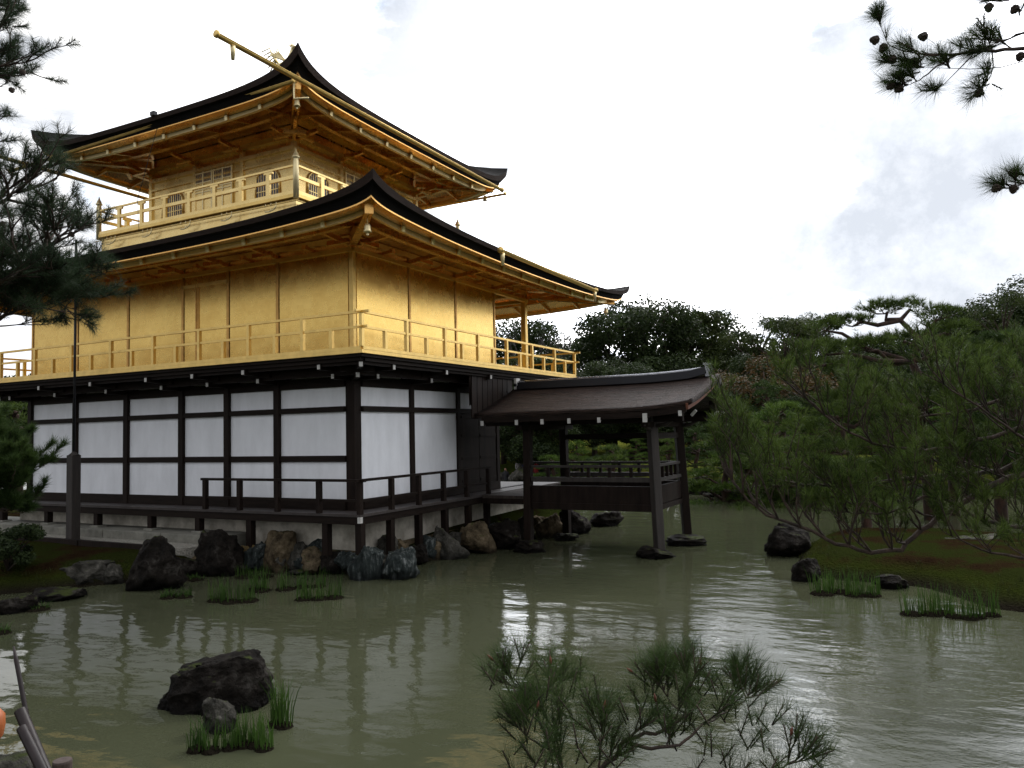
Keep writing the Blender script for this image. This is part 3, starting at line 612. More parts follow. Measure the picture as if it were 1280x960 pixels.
    # rafters
    for si, (ax, ay, bx_, by_) in enumerate(sides):
        horiz = ay == by_; h = hx if horiz else hy; f_half = h - w1
        nr = int(round(2 * (f_half) / 1.055))
        for k in range(nr + 1):
            s = -f_half + 2 * f_half * k / nr
            d = f_half - abs(s); l = Lf(d)
            if k in (0, nr): continue
            zt_ = zf + l * .42 - .02; zp = zi - .14 + l * .3
            fo = (hy if horiz else hx) - w1 + .06; fi = (hy if horiz else hx) - w2 - .1
            # near the corners the inner end stops on the hip
            lim = abs(s) - (h - (hy if horiz else hx))
            fi2 = max(fi, lim)
            if fi2 > fo - .05: continue
            t0 = (fo - fi2) / (fo - fi)
            sg = ay if horiz else ax
            p = (cx + s, cy + sg * fo, zt_) if horiz else (cx + sg * fo, cy + s, zt_)
            zq = lerp(zt_, zp, t0)
            q = (cx + s, cy + sg * fi2, zq) if horiz else (cx + sg * fi2, cy + s, zq)
            r = MB(); r.beam(p, q, .065, .085); ro = P_('rafter', r, 'gold_eave', ev)
            pv_ = Vector(p); dv = (pv_ - Vector(q)).normalized()
            tpm = MB(); tpm.beam(pv_ - dv * .02, pv_ + dv * .012, .085, .11); P_('rafter_tip', tpm, 'gold_bright', ev) if (si in (0, 1) and (si == 0 or True)) else None
    # hip rafters and bells
    for sx_, sy_ in ((1, -1), (-1, -1), (1, 1), (-1, 1)):
        p = Vector((cx + sx_ * (hx - w1 + .13), cy + sy_ * (hy - w1 + .13), zf + Lf(0) * .42 - .03)); q = Vector((cx + sx_ * wallx, cy + sy_ * wally, zi - .1))
        r = MB(); r.beam(p, q, .16, .2); P_('hip_rafter', r, 'gold_eave', ev)
        d = (q - p).normalized(); c = p + d * .28; zb = c.z - .12
        bl = MB(); bl.tube([(c.x, c.y, zb), (c.x, c.y, zb - .1)], .008, 5)
        bl.lathe((c.x, c.y, zb - .1), [(0.0, 0), (.045, -.015), (.06, -.06), (.065, -.13), (.08, -.17), (.066, -.17), (.05, -.06)], 12)
        bl.tube([(c.x, c.y, zb - .2), (c.x, c.y, zb - .31)], .006, 5); bl.lathe((c.x, c.y, zb - .31), [(0, .03), (.03, 0), (0, -.03)], 8)
        P_('wind_bell', bl, 'gold_bright')
    return rf, L_
cxx, cyy = -5.87, 4.29
hip_roof(-WL / 2, WD / 2, WL / 2 + 2.55, WD / 2 + 2.55, 6.83, .40, 1.75, .22, .42, 3.55, 3.55, 7.85, .55, 'lower_roof',
         (.3, .56, 1.45, WL / 2, WD / 2, 6.625, 7.02))
# ---- third floor
S3 = 2.73; FX0, FX1, FY0, FY1 = cxx - S3, cxx + S3, cyy - S3, cyy + S3
OB = 1.02; KX0, KX1, KY0, KY1 = FX0 - OB, FX1 + OB, FY0 - OB, FY1 + OB
b = MB(); b.box(KX0 + .1, KX1 - .1, KY0 + .1, KY1 - .1, 7.3, 8.40); P_('balcony_skirt', b, 'gold_upper')
b = MB(); b.box(KX0, KX1, KY0, KY1, 8.42, 8.50); P_('upper_balcony_deck', b, 'gold_trim')
b = MB(); ring_rail(b, KX0 + .05, KX1 - .05, KY0 + .05, KY1 - .05, 8.54, .08, .09); ring_rail(b, KX0 + .05, KX1 - .05, KY0 + .05, KY1 - .05, 8.92, .05, .085)
ring_rail(b, KX0 + .05, KX1 - .05, KY0 + .05, KY1 - .05, 9.2, .055, .045)
ur = P_('upper_railing', b, 'gold_upper')
for k in range(1, 8):
    for (x, y, hz) in ((lerp(KX0, KX1, k / 8), KY0 + .05, 1), (KX1 - .05, lerp(KY0, KY1, k / 8), 0), (lerp(KX0, KX1, k / 8), KY1 - .05, 1), (KX0 + .05, lerp(KY0, KY1, k / 8), 0)):
        c = MB(); c.box(x - .055, x + .055, y - .03 if hz else y - .055, y + .03 if hz else y + .055, 8.58, 9.12)
        c.beam((x - (.14 if hz else 0), y - (0 if hz else .14), 9.145), (x + (.14 if hz else 0), y + (0 if hz else .14), 9.145), .05, .05); P_('rail_post', c, 'gold_upper', ur)
for x in (KX0 + .05, KX1 - .05):
    for y in (KY0 + .05, KY1 - .05):
        c = MB(); c.lathe((x, y, 8.38), [(0, 0), (.07, 0), (.07, .92), (.058, .95), (.058, .98), (.085, 1.0), (.095, 1.03), (.07, 1.05), (.06, 1.10), (.03, 1.15), (.012, 1.22), (0, 1.25)], 14)
        P_('corner_post', c, 'gold_bright', ur)
# rain rod with hooks below the balcony edge
b = MB()
for (p, q) in (((KX0, KY0 - .02, 8.31), (KX1 + .02, KY0 - .02, 8.31)), ((KX1 + .02, KY0, 8.31), (KX1 + .02, KY1, 8.31))): b.tube([p, q], .014, 6)
rod = P_('edge_rod', b, 'gold_trim')
for k in range(5):
    for w in (0, 1):
        c = MB(); t0 = (k + .5) / 5
        f_ = (lambda a, z: (lerp(KX0, KX1, t0) + a, KY0 - .045, z)) if w == 0 else (lambda a, z: (KX1 + .045, lerp(KY0, KY1, t0) + a, z))
        c.tube([f_(-.22, 8.17), f_(-.1, 8.155), f_(.05, 8.18), f_(.13, 8.23), f_(.15, 8.3)], .016, 6)
        for a in (-.2, -.02, .15): c.tube([f_(a, 8.28), f_(a, 8.36)], .012, 5)
        c.tube([f_(-.02, 8.17), f_(-.02, 8.22)], .018, 5); P_('hook', c, 'gold_bright', rod)
# walls with openings filled by arched windows
for i in range(3):
    xa = lerp(FX1, FX0, i / 3); xb = lerp(FX1, FX0, (i + 1) / 3)
    wall_x(xb + .05, xa - .05, FY0 + .03, 8.50, 10.1, 'gold_upper')
    ya = lerp(FY0, FY1, i / 3); yb = lerp(FY0, FY1, (i + 1) / 3)
    wall_y(ya + .05, yb - .05, FX1 - .03, 8.50, 10.1, 'gold_upper')
wall_x(FX0 + .05, FX1 - .05, FY1 - .03, 8.5, 10.1, 'gold_upper'); wall_y(FY0 + .05, FY1 - .05, FX0 + .03, 8.5, 10.1, 'gold_upper')
seen_ = set()
for k in range(4):
    t0 = k / 3
    for (x, y) in ((lerp(FX0, FX1, t0), FY0), (FX1, lerp(FY0, FY1, t0)), (lerp(FX0, FX1, t0), FY1), (FX0, lerp(FY0, FY1, t0))):
        if (round(x, 3), round(y, 3)) in seen_: continue
        seen_.add((round(x, 3), round(y, 3)))
        gpost(x, y, .12, 8.5, 10.45)
b = MB(); ring_rail(b, FX0, FX1, FY0, FY1, 9.86, .09, .05); ring_rail(b, FX0, FX1, FY0, FY1, 10.12, .14, .1); ring_rail(b, FX0, FX1, FY0, FY1, 10.44, .16, .12); P_('head_beam', b, 'gold_upper')
b = MB(); b.box(FX0 + .04, FX1 - .04, FY0 + .04, FY1 - .04, 10.1, 10.95); P_('frieze', b, 'gold_eave')
def arch_window(c, w, z0, z1, axis_):
    # bell shaped opening: dark pane, gold surround, lattice
    prof = []; n = 20
    for k in range(n + 1):
        a = math.pi * k / n; prof.append((math.cos(a) * w / 2 * (1 if True else 1), z1 - .3 + math.sin(a) ** .8 * .3))
    prof = [(w / 2 + .02, z0)] + prof + [(-w / 2 - .02, z0)]
    def T(a, z, dep): return (c[0] + a, c[1] - dep, z) if axis_ == 'x' else (c[0] + dep, c[1] + a, z)
    pm = MB(); pm.add([T(a, z, .003) for a, z in prof] + [T(a, z, .012) for a, z in prof], [tuple(range(len(prof) - 1, -1, -1)), tuple(range(len(prof), 2 * len(prof)))] )
    win = P_('arched_window', pm, 'pane')
    fr = MB(); fr.tube([T(a * 1.04, z + (.01 if z > z0 + .1 else 0), .022) for a, z in prof], .028, 6); fr.beam(T(-w / 2 - .05, z0, .02), T(w / 2 + .05, z0, .02), .05, .05); P_('frame', fr, 'gold_upper', win)
    lt = MB(); m_ = 9
    for k in range(1, m_):
        a = lerp(-w / 2, w / 2, k / m_); zt = z1 - .3 + max(0.0, 1 - (2 * a / w) ** 2) ** .4 * .3
        lt.beam(T(a, z0, .02), T(a, zt, .02), .016 if k not in (4, 5) else .03, .014, (0, 1, 0) if axis_ == 'x' else (1, 0, 0))
    for z in (z0 + .14, z0 + .38, z0 + .62): lt.beam(T(-w / 2, z, .022), T(w / 2, z, .022), .014, .018)
    P_('lattice', lt, 'gold_upper', win)
for xc in (lerp(FX0, FX1, 1 / 6), lerp(FX0, FX1, 5 / 6)): arch_window((xc, FY0), .78, 8.75, 9.68, 'x')
for yc in (lerp(FY0, FY1, 1 / 6), lerp(FY0, FY1, 5 / 6)): arch_window((FX1, yc), .78, 8.75, 9.68, 'y')
def panel_door(c, w, z0, z1, axis_):
    def T(a, z, dep): return (c[0] + a, c[1] - dep, z) if axis_ == 'x' else (c[0] + dep, c[1] + a, z)
    up = (0, -1, 0) if axis_ == 'x' else (1, 0, 0)
    for sgn in (-1, 1):
        m_ = MB(); a0, a1 = (0.01, w / 2) if sgn > 0 else (-w / 2, -.01)
        m_.beam(T((a0 + a1) / 2, z0, .02), T((a0 + a1) / 2, z1, .02), abs(a1 - a0), .03, up)
        dr = P_('door', m_, 'gold_upper')
        g = MB(); zt = z1 - .3
        for a in (a0 + .03, a1 - .03, (a0 + a1) / 2): g.beam(T(a, z0, .045), T(a, z1, .045), .04, .025, up)
        for z in (z0 + .1, z0 + .2, z0 + .32, z0 + .42, z0 + .78, z0 + .86, z0 + .98, z0 + 1.06, zt, z1 - .03): g.beam(T(a0, z, .046), T(a1, z, .046), .02, .025)
        P_('frame', g, 'gold_bright', dr)
        pn = MB(); pn.beam(T((a0 + a1) / 2, zt + .02, .037), T((a0 + a1) / 2, z1 - .05, .037), abs(a1 - a0) - .08, .01, up); P_('transom', pn, 'pane', dr)
        lt = MB()
        for k in range(12): a = lerp(a0 + .05, a1 - .05, k / 11); lt.beam(T(a, zt, .05), T(a, z1 - .04, .05), .012, .01, up)
        lt.beam(T(a0, (zt + z1) / 2, .05), T(a1, (zt + z1) / 2, .05), .014, .01); P_('lattice', lt, 'gold_upper', dr)
panel_door((cxx - .18, FY0), 1.5, 8.5, 10.05, 'x'); panel_door((FX1, cyy), 1.5, 8.5, 10.05, 'y')
_, L3 = hip_roof(cxx, cyy, 4.93, 4.93, 10.73, .5, .85, .25, .58, .25, .25, 13.0, .62, 'upper_roof',
         (.3, .5, 1.3, S3, S3, 10.40, 10.72))
# brackets of the upper eaves
def gbracket(x, y, dx, dy, z, r1, par=None):
    b = MB(); n = math.hypot(dx, dy); dx /= n; dy /= n
    b.beam((x, y, z), (x + dx * r1, y + dy * r1, z + .1), .08, .1)
    b.beam((x + dx * r1 * .5 - dy * .28, y + dy * r1 * .5 + dx * .28, z - .02), (x + dx * r1 * .5 + dy * .28, y + dy * r1 * .5 - dx * .28, z - .02), .09, .1)
    P_('eave_bracket', b, 'gold_eave')
for k in range(4):
    t0 = k / 3; gbracket(lerp(FX0, FX1, t0), FY0, 0, -1, 10.33, .8); gbracket(FX1, lerp(FY0, FY1, t0), 1, 0, 10.33, .8)
gbracket(FX1, FY0, 1, -1, 10.33, 1.2); gbracket(FX0, FY0, -1, -1, 10.33, 1.2)
for x in BX: gbracket(x, 0, 0, -1, 6.83, .95)
for y in BY: gbracket(0, y, 1, 0, 6.83, .95)
def arrow(x, y, dx, dy, z):
    b = MB(); b.beam((x, y, z), (x + dx * .3, y + dy * .3, z + .03), .06, .07); b.beam((x + dx * .3 - dy * .06, y + dy * .3 + dx * .06, z + .03), (x + dx * .3 + dy * .06, y + dy * .3 - dx * .06, z + .03), .08, .1); P_('strut', b, 'gold_eave')
for i in range(6): arrow((BX[i] + BX[i + 1]) / 2, 0, 0, -1, 6.84)
for i in range(4): arrow(0, (BY[i] + BY[i + 1]) / 2, 1, 0, 6.84)
# gilded gutters
def gutter(p, q, sp, nhang=6, r=.075, dirn=None):
    g = MB(); p = Vector(p); q = Vector(q); d = (q - p).normalized(); s = d.cross(Vector((0, 0, 1))).normalized(); u = s.cross(d)
    n = 9; V = []
    for e_ in (p, q):
        for rr_ in (r, r - .012):
            for k in range(n): a = math.pi * (1 + k / (n - 1)); V.append(e_ + s * math.cos(a) * rr_ + u * math.sin(a) * rr_)
    F = []
    for k in range(n - 1): F += [(k, k + 1, 2 * n + k + 1, 2 * n + k), (n + k, 3 * n + k, 3 * n + k + 1, n + k + 1)]
    g.add(V, F, True); g.tube([p + s * r, q + s * r], .012, 5); g.tube([p - s * r, q - s * r], .012, 5)
    for e_ in (p, q): g.tube([e_ - d * .02, e_ + d * .02], r + .014, 12)
    gt = P_('gutter', g, 'gold_trim')
    for k in range(nhang):
        c = p.lerp(q, (k + .5) / nhang); h = MB(); h.tube([c + s * r * 1.1 + u * .02, c - u * r * 1.1, c - s * r * 1.1 + u * .02], .01, 5)
        P_('hanger', h, 'gold_trim', gt)
    for c in sp:
        c = p.lerp(q, c); h = MB(); h.tube([c - u * r, c - Vector((0, 0, .1)) - u * r * .5, c - Vector((0, 0, .34))], [.055, .05, .035], 10); P_('spout', h, 'gold_bright', gt)
gutter((-.76, -3.06, 10.44), (-.76, 8.45, 10.44), (.035,), 9, .062)
gutter((-12.1, -.44, 10.52), (-1.25, -.44, 10.66), (), 8, .055)
gutter((-11.05, -4.2, 10.5), (-11.05, 9.6, 10.5), (), 8, .07)
gutter((-9.9, 8.56, 10.34), (-.7, 8.56, 10.34), (), 8, .05)
gutter((2.75, 1.75, 6.72), (2.75, 7.45, 6.66), (.015, .985), 5, .06)
b = MB(); b.tube([(-1.25, -.44, 10.62), (-1.25, -.44, 10.25), (-.95, -.3, 10.25)], .025, 7); P_('downpipe', b, 'gold_bright')
b = MB(); b.tube([(-5.6, -.5, 10.78), (-7.0, -.1, 8.95), (-7.6, .4, 8.3)], .007, 4); P_('stay_wire', b, 'metal_dark')
b = MB(); b.box(-5.75, -5.6, -.7, -.6, 10.72, 10.82); P_('wire_anchor', b, 'metal_dark')
# ---- phoenix on the summit
ph = empty('phoenix', (cxx - .2, cyy, 13.62)); ph.parent = pv
b = MB(); b.lathe((.22, 0, -.35), [(.35, -.5), (.3, .12), (.16, .2), (.16, .34), (.24, .4), (0, .42)], 12); b.build('pedestal', M['gold_bright'], ph)
b = MB()
b.tube([(-.30, 0, .62), (-.1, 0, .5), (.12, 0, .52), (.26, 0, .66), (.30, 0, .84), (.33, 0, .97), (.4, 0, 1.02), (.5, 0, .99)], [.03, .12, .15, .11, .06, .05, .055, .012], 10)
b.tube([(.08, .06, .45), (.08, .06, .1)], .02, 6); b.tube([(.08, -.06, .45), (.08, -.06, .1)], .02, 6)
for k in range(4): b.tube([(.36 - k * .03, 0, 1.04), (.33 - k * .04, 0, 1.12 - k * .01), (.36 - k * .06, 0, 1.17 - k * .02)], [.014, .018, .004], 5)
b.build('body', M['gold_bright'], ph)
for s in (-1, 1):
    w = MB()
    for k in range(6): w.tube([(.12, s * .08, .6), (-.02 - k * .03, s * (.22 + .03 * k), .86 - k * .03), (-.06 - k * .06, s * (.3 + .02 * k), 1.08 - k * .07)], [.03, .025, .006], 5)
    w.build('wing', M['gold_bright'], ph)
w = MB()
for k in range(7):
    a = .15 + k * .2
    w.tube([(-.22, 0, .6), (-.36, .02 * (k - 3), .66 + .1 * math.sin(a) * 1.4 + .02 * (7 - k)), (-.52, .03 * (k - 3), .50 + .10 * (6 - k) + .05), (-.66 - .02 * (6 - k), .05 * (k - 3), .42 + .11 * (6 - k)), (-.76 + .01 * k, .05 * (k - 3), .36 + .13 * (6 - k))], [.03, .028, .024, .018, .008], 5)
w.build('tail', M['gold_bright'], ph)

# ------------------------------------------------------------------ fishing deck over the water
fp = empty('fishing_pavilion', (2.07, 4.24, 0)); tag(fp, 'small dark open sided wooden pavilion on posts over the water, joined to the hall', 'pavilion')
FO = Vector((-2.07, -4.24, 0))
class MBo(MB):
    def build(s, name, mat, parent=None, bevel=0.0):
        s.v = [tuple(Vector(v) + FO) for v in s.v]; return MB.build(s, name, mat, parent, bevel)
AX, BXX, NY, FY = 2.07, 5.30, 4.24, 6.42
for (x, y, zb) in ((AX, NY, -.5), (BXX, NY, -.12), (AX, FY, -.15), (BXX, FY, -.08)):
    b = MBo(); bx2 = x + (.12 if x > 4 else 0) ; by2 = y - (.1 if y < 5 else -.08)
    b.beam((bx2, by2, zb), (x, y, 2.95), .2 if x > 4 else .19, .2); b.build('post', M['grey_wood' if (x > 4 and y < 5) else 'dark_wood'], fp, .01)
b = MBo(); b.box(AX - 1.35, BXX, NY - .02, FY, .98, 1.05); b.build('floor', M['floor_wood'], fp)
b = MBo()
for y in (NY - .0, FY): b.box(AX, BXX, y - .05, y + .05, .74, 1.32)
for y in (NY, FY): b.box(AX, BXX, y - .07, y + .07, .74, .9)
b.box(BXX - .045, BXX + .05, NY, FY, .9, 1.32); b.box(BXX - .06, BXX + .07, NY, FY, .76, .88)
b.box(.7, AX, NY - .03, NY + .06, .84, .978); b.box(.7, AX, FY - .03, FY + .06, .84, .978)
b.build('side_boards', M['dark_wood'], fp)
b = MBo()
for y in (NY, FY): b.box(AX - (1.2 if y > 5 else 0), BXX, y - .045, y + .045, 1.76, 1.82); b.box(AX, BXX, y - .06, y + .06, 1.42, 1.53)
b.box(BXX - .05, BXX + .05, NY, FY, 1.765, 1.825); b.box(BXX - .06, BXX + .065, NY, FY, 1.42, 1.5)
b.box(AX - .04, AX + .04, NY, FY, .9, .98)
rl = b.build('railing', M['grey_wood'], fp)
for k in range(1, 6):
    for y in (NY, FY):
        c = MBo(); x = lerp(AX, BXX, k / 6); c.box(x - .035, x + .035, y - .035, y + .035, 1.53, 1.76); c.build('baluster', M['dark_wood'], rl)
for k in range(1, 6):
    c = MBo(); y = lerp(NY, FY, k / 6); c.box(BXX - .035, BXX + .035, y - .035, y + .035, 1.5, 1.765); c.build('baluster', M['dark_wood'], rl)
b = MBo()
for y in (NY, FY): b.box(.9, BXX + .75, y - .08, y + .08, 2.82, 2.98)
for x in (AX, BXX): b.box(x - .08, x + .08, NY - .5, FY + .5, 2.7, 2.82)
for y in (NY, FY): b.box(AX, BXX, y - .04, y + .04, 2.42, 2.56) if y == FY else None
for x in (BXX,): b.box(x - .04, x + .04, NY, FY, 2.42, 2.56)
b.build('tie_beams', M['beam_wood'], fp)
for (x, y, s) in ((BXX, NY, -1), (BXX, FY, 1)):
    b = MBo(); b.tube([(x + .1, y, 2.72), (x + .35, y, 2.76), (x + .55, y, 2.88)], [.05, .045, .03], 6); b.tube([(x, y + s * .1, 2.66), (x, y + s * .35, 2.68), (x, y + s * .5, 2.76)], [.05, .045, .03], 6); b.build('carved_nose', M['grey_wood'], fp)
# gabled roof, hollow curve, thick bark edge
RY = 5.33; HW = 1.88; X_0 = 1.12; X_1 = 6.62
def rz_(s, x):  # s: 0 ridge .. 1 eave
    up = max(0, (x - 4.6) / 2.0) ** 2 * .11 + .0
    return 3.82 + up - (.68 * (1.32 * s - .32 * s * s)) + (.05 * max(0, (x - 5) / 1.6) ** 2) * s
b = MBo(); nxx = 22; nss = 12; V = []
for i in range(nxx + 1):
    x = lerp(X_0, X_1, i / nxx)
    for j in range(-nss, nss + 1):
        s = abs(j) / nss; xx = x + (.0 if i < nxx else -.22 * s + .05)
        if i == 0: xx = x - .12 * s
        V.append((xx, RY + HW * j / nss, rz_(s, x)))
W_ = 2 * nss + 1
b.add(V, [(i * W_ + j, (i + 1) * W_ + j, (i + 1) * W_ + j + 1, i * W_ + j + 1) for i in range(nxx) for j in range(2 * nss)], True)
rf = b.build('roof', M['bark_shingle'], fp)
md = rf.modifiers.new('thick', 'SOLIDIFY'); md.thickness = .11; md.offset = -1
for sg in (-1, 1):
    b = MBo()
    for i in range(nxx):
        xa = lerp(X_0 + .05, X_1 - .3, i / nxx); xb = lerp(X_0 + .05, X_1 - .3, (i + 1) / nxx)
        b.beam((xa, RY + sg * (HW - .05), rz_(1, xa) - .17), (xb, RY + sg * (HW - .05), rz_(1, xb) - .17), .05, .13)
    b.build('eave_board', M['beam_wood'], rf)
b = MBo()
for sg in (-1, 1):
    P0 = None
    for j in range(nss + 1):
        s = j / nss; p = (X_1 - .06 - .2 * s, RY + sg * HW * s, rz_(s, X_1) - .17)
        if P0: b.beam(P0, p, .05, .14)
        P0 = p
b.build('bargeboard', M['copper_edge'], rf)
b = MBo(); b.tube([(X_1 - .02, RY, rz_(0, X_1) - .12), (X_1 - .02, RY, rz_(0, X_1) - .5)], [.1, .04], 8); b.build('gable_pendant', M['grey_wood'], rf)
for k in range(7):
    for sg in (-1, 1):
        x = [1.2, 2.16, 2.85, 3.55, 4.3, 5.4, 6.2][k]; y0 = RY + sg * (HW + .0); z = rz_(1, x) - .25
        c = MBo(); c.beam((x, RY + sg * (HW - .03), z), (x, RY + sg * .9, z + .28), .07, .1); r0 = c.build('rafter', M['beam_wood'], rf)
        w_ = .07 if k != 5 else .1; c = MBo(); c.beam((x, RY + sg * (HW - .028), z), (x, RY + sg * (HW + .012), z), w_, .12 if k != 5 else .2); c.build('painted_tip', M['white_paint'], r0)
for yy in (-1.1, 1.0, 1.6):
    c = MBo(); c.beam((X_1 - .34, RY + yy, 2.98 + (.05 if abs(yy) > 1.3 else .04)), (X_1 - .3, RY + yy, 2.98), .07, .16); c.build('purlin_end', M['white_paint'], rf)
# ridge
b = MBo(); Pp = None
for i in range(13):
    x = lerp(1.3, 6.38, i / 12); z = rz_(0, x) + .03 + (.06 if i == 12 else 0)
    if Pp: b.beam(Pp, (x, RY, z), .3, .1); b.beam((Pp[0], RY, Pp[2] + .09), (x, RY, z + .09), .2, .09)
    Pp = (x, RY, z)
b.build('ridge_base', M['metal_dark'], rf)
b = MBo(); pts = [(lerp(1.3, 6.38, i / 12), RY, rz_(0, lerp(1.3, 6.38, i / 12)) + .155) for i in range(13)]; b.tube([(p_[0], p_[1], p_[2] + .02) for p_ in pts], .045, 10); b.build('ridge_cap', M['ridge_tile'], rf)
b = MBo(); z = rz_(0, 6.4); b.box(6.36, 6.46, RY - .15, RY + .15, z - .03, z + .25); b.beam((6.3, RY, z + .28), (6.5, RY, z + .26), .16, .05); b.build('ridge_end', M['ridge_tile'], rf)
b = MBo(); b.box(1.2, 1.27, RY - .11, RY + .11, rz_(0, 1.2) - .02, rz_(0, 1.2) + .28); pl = b.build('ridge_plate', M['white_paint'], rf)
b = MBo(); b.tube([(1.23, RY - .116, rz_(0, 1.2) + .1), (1.23, RY - .10, rz_(0, 1.2) + .1)], .045, 12); b.build('knob', M['metal_dark'], pl)
# screen of tall dark boards where the roof meets the hall
b = MBo()
for k in range(8):
    y = 3.45 + k * .27; b.beam((.98 - k * .0, y, rz_(min(1, abs(y - RY) / HW), 1.1) - .12), (.9, y + .16, 4.2), .03, .24, (0, 1, 0))
b.box(.87, .9, 3.4, 5.7, 3.35, 4.22)
b.build('board_screen', M['dark_wood'], fp)
# porch furniture at the water steps behind
b = MBo(); b.box(.9, 2.0, FY - .05, FY + .05, 1.3, 1.36); b.build('porch_rail', M['grey_wood'], fp)

# lightning conductor mast on its squared timber post
mt_ = empty('mast', (-7.37, -1.52, .25)); tag(mt_, 'thin black rod rising from a square weathered post in front of the white wall', 'mast')
b = MB(); b.box(-.115, .115, -.115, .115, -.3, 2.1); b.lathe((0, 0, 2.1), [(.155, 0), (.08, .05), (.05, .08), (0, .09)], 4, False); b.build('post', M['grey_wood'], mt_, .012)
b = MB(); b.tube([(0, 0, 2.1), (0, 0, 7.4)], .03, 8); b.build('rod', M['metal_dark'], mt_)
b = MB(); b.box(-.2, .2, -.2, .2, -.12, 0.0); b.build('foot_stone', M['stone_kerb'], mt_, .03)
# ------------------------------------------------------------------ stones
FPX = 983.11
def ray(u, v): return CF + CR * ((u - 640) / FPX) - CU * ((v - 480) / FPX)
def at_z(u, v, z): d = ray(u, v); return CP + d * ((z - CP.z) / d.z)
def at_d(u, v, d): return CP + ray(u, v) * d
def rock(loc, size, seed, mat, label, rz=0.0, group=None, sharp=.25, lean=(0, 0), sub=4, name='rock', cuts=5, hull=None):
    import bmesh
    bm = bmesh.new(); rnd = random.Random(seed); off = Vector((rnd.uniform(-50, 50), rnd.uniform(-50, 50), rnd.uniform(-50, 50)))
    if hull is None:
        hull = []
        for k in range(cuts + 11):
            z = rnd.uniform(-.9, 1); a_ = k * 2.4 + rnd.uniform(-.5, .5); r = math.sqrt(max(0.05, 1 - z * z * .8)) * rnd.uniform(.82, 1.08)
            hull.append((math.cos(a_) * r, math.sin(a_) * r, z))
    for h_ in hull: bm.verts.new(h_)
    r_ = bmesh.ops.convex_hull(bm, input=bm.verts); bmesh.ops.delete(bm, geom=[g for g in r_['geom_interior'] if isinstance(g, bmesh.types.BMVert)] , context='VERTS')
    for it in range(sub + 1):
        es = [e for e in bm.edges if e.calc_length() > 1.0 / (2 ** it)]
        if es: bmesh.ops.subdivide_edges(bm, edges=es, cuts=1, use_grid_fill=False, smooth=.0)
        bmesh.ops.triangulate(bm, faces=[f_ for f_ in bm.faces if len(f_.verts) > 4])
    bmesh.ops.triangulate(bm, faces=bm.faces[:]); bmesh.ops.smooth_vert(bm, verts=bm.verts, factor=.5, use_axis_x=True, use_axis_y=True, use_axis_z=True)
    bmesh.ops.smooth_vert(bm, verts=bm.verts, factor=.5, use_axis_x=True, use_axis_y=True, use_axis_z=True)
    bm.normal_update()
    for v in bm.verts:
        p = v.co.copy(); q = p * 1.8 + off
        a = (1 - abs(noise.noise(q)) * 2.2) * .10 * sharp / .25 - .06 + noise.fractal(q * 2.2, .9, 2.1, 4) * .07 * sharp / .25
        p += v.normal * a
        zz = (p.z + .75) / 1.5
        p.x += lean[0] * zz; p.y += lean[1] * zz
        v.co = Vector((p.x * size[0], p.y * size[1], p.z * size[2]))
    me = bpy.data.meshes.new(name); bm.to_mesh(me); bm.free()
    me.polygons.foreach_set('use_smooth', [True] * len(me.polygons)); me.materials.append(M[mat])
    o = link(name, me); o.location = loc; o.rotation_euler = (0, 0, rz); tag(o, label, 'rock', group); return o
def rock_px(u, vb, w, h, seed, mat, label, zb=WZ, depth_k=.8, **kw):
    p = at_z(u, vb, zb); dist = (p - CP).dot(CF); s = dist / FPX
    W, H = w * s, h * s; fwd = Vector((CF.x, CF.y, 0)).normalized()
    c = p + fwd * W * depth_k * .42
    return rock((c.x, c.y, zb + H * .29), (W * .60, W * .60 * depth_k, H * .66), seed, mat, label, rz=math.atan2(CR.y, CR.x), **kw)
SH = 'stones edging the pond below the hall'
rock_px(257, 892, 120, 68, 11, 'rock_dark', 'large dark angular boulder with patches of moss standing in the near water', sharp=.22, depth_k=.75, sub=5, hull=[(-1, -.3, -.45), (-.95, .4, -.5), (-.80, -.35, .30), (-.66, -.2, .62), (-.6, .45, .6), (-.3, -.5, .72), (.1, .5, .8), (.1, -.45, .82), (.5, -.3, .98), (.6, .45, 1.0), (.85, -.35, .82), (.97, -.3, .05), (1, .3, -.2), (.8, -.7, -.8), (-.5, -.8, -.8), (-.9, 0, -.9), (.9, .6, -.9), (-.5, .8, -.9), (.2, -.85, -.3), (-.35, -.7, .1)])
rock_px(268, 918, 46, 46, 12, 'rock_grey', 'small mossy grey stone in front of the large boulder in the near water')
rock_px(100, 733, 66, 34, 13, 'rock_grey', 'low flat grey stone on the left bank beneath the brown moss', group=SH)
rock_px(138, 731, 28, 26, 14, 'rock_grey', 'small rounded grey stone left of the dark triangular rock', group=SH)
rock_px(182, 740, 60, 70, 15, 'rock_dark', 'tall dark triangular rock with pale lichen at the left bank', group=SH, lean=(.2, 0), sharp=.3)
rock_px(225, 722, 44, 26, 16, 'rock_dark', 'low dark broken stone right of the triangular rock', group=SH)
rock_px(266, 722, 58, 62, 17, 'rock_dark', 'bulky blackish rock left of the small ochre stone', group=SH)
rock_px(305, 714, 31, 34, 18, 'rock_ochre', 'small rounded ochre stone beside the tall tan rock', group=SH)
rock_px(318, 702, 32, 34, 19, 'rock_blue', 'pale bluish stone carrying a veranda leg above the ochre stone', group=SH)
rock_px(347, 716, 54, 60, 20, 'rock_tan', 'tall tan standing rock with a flat face below the veranda', group=SH, sharp=.2)
rock_px(393, 716, 54, 46, 21, 'rock_blue', 'broad blue grey streaked rock right of the tan rock', group=SH)
rock_px(423, 712, 28, 32, 22, 'rock_ochre', 'small rusty brown stone between two blue streaked rocks', group=SH)
rock_px(456, 726, 44, 52, 141, 'rock_blue', 'white streaked blue rock under the corner post of the veranda', group=SH)
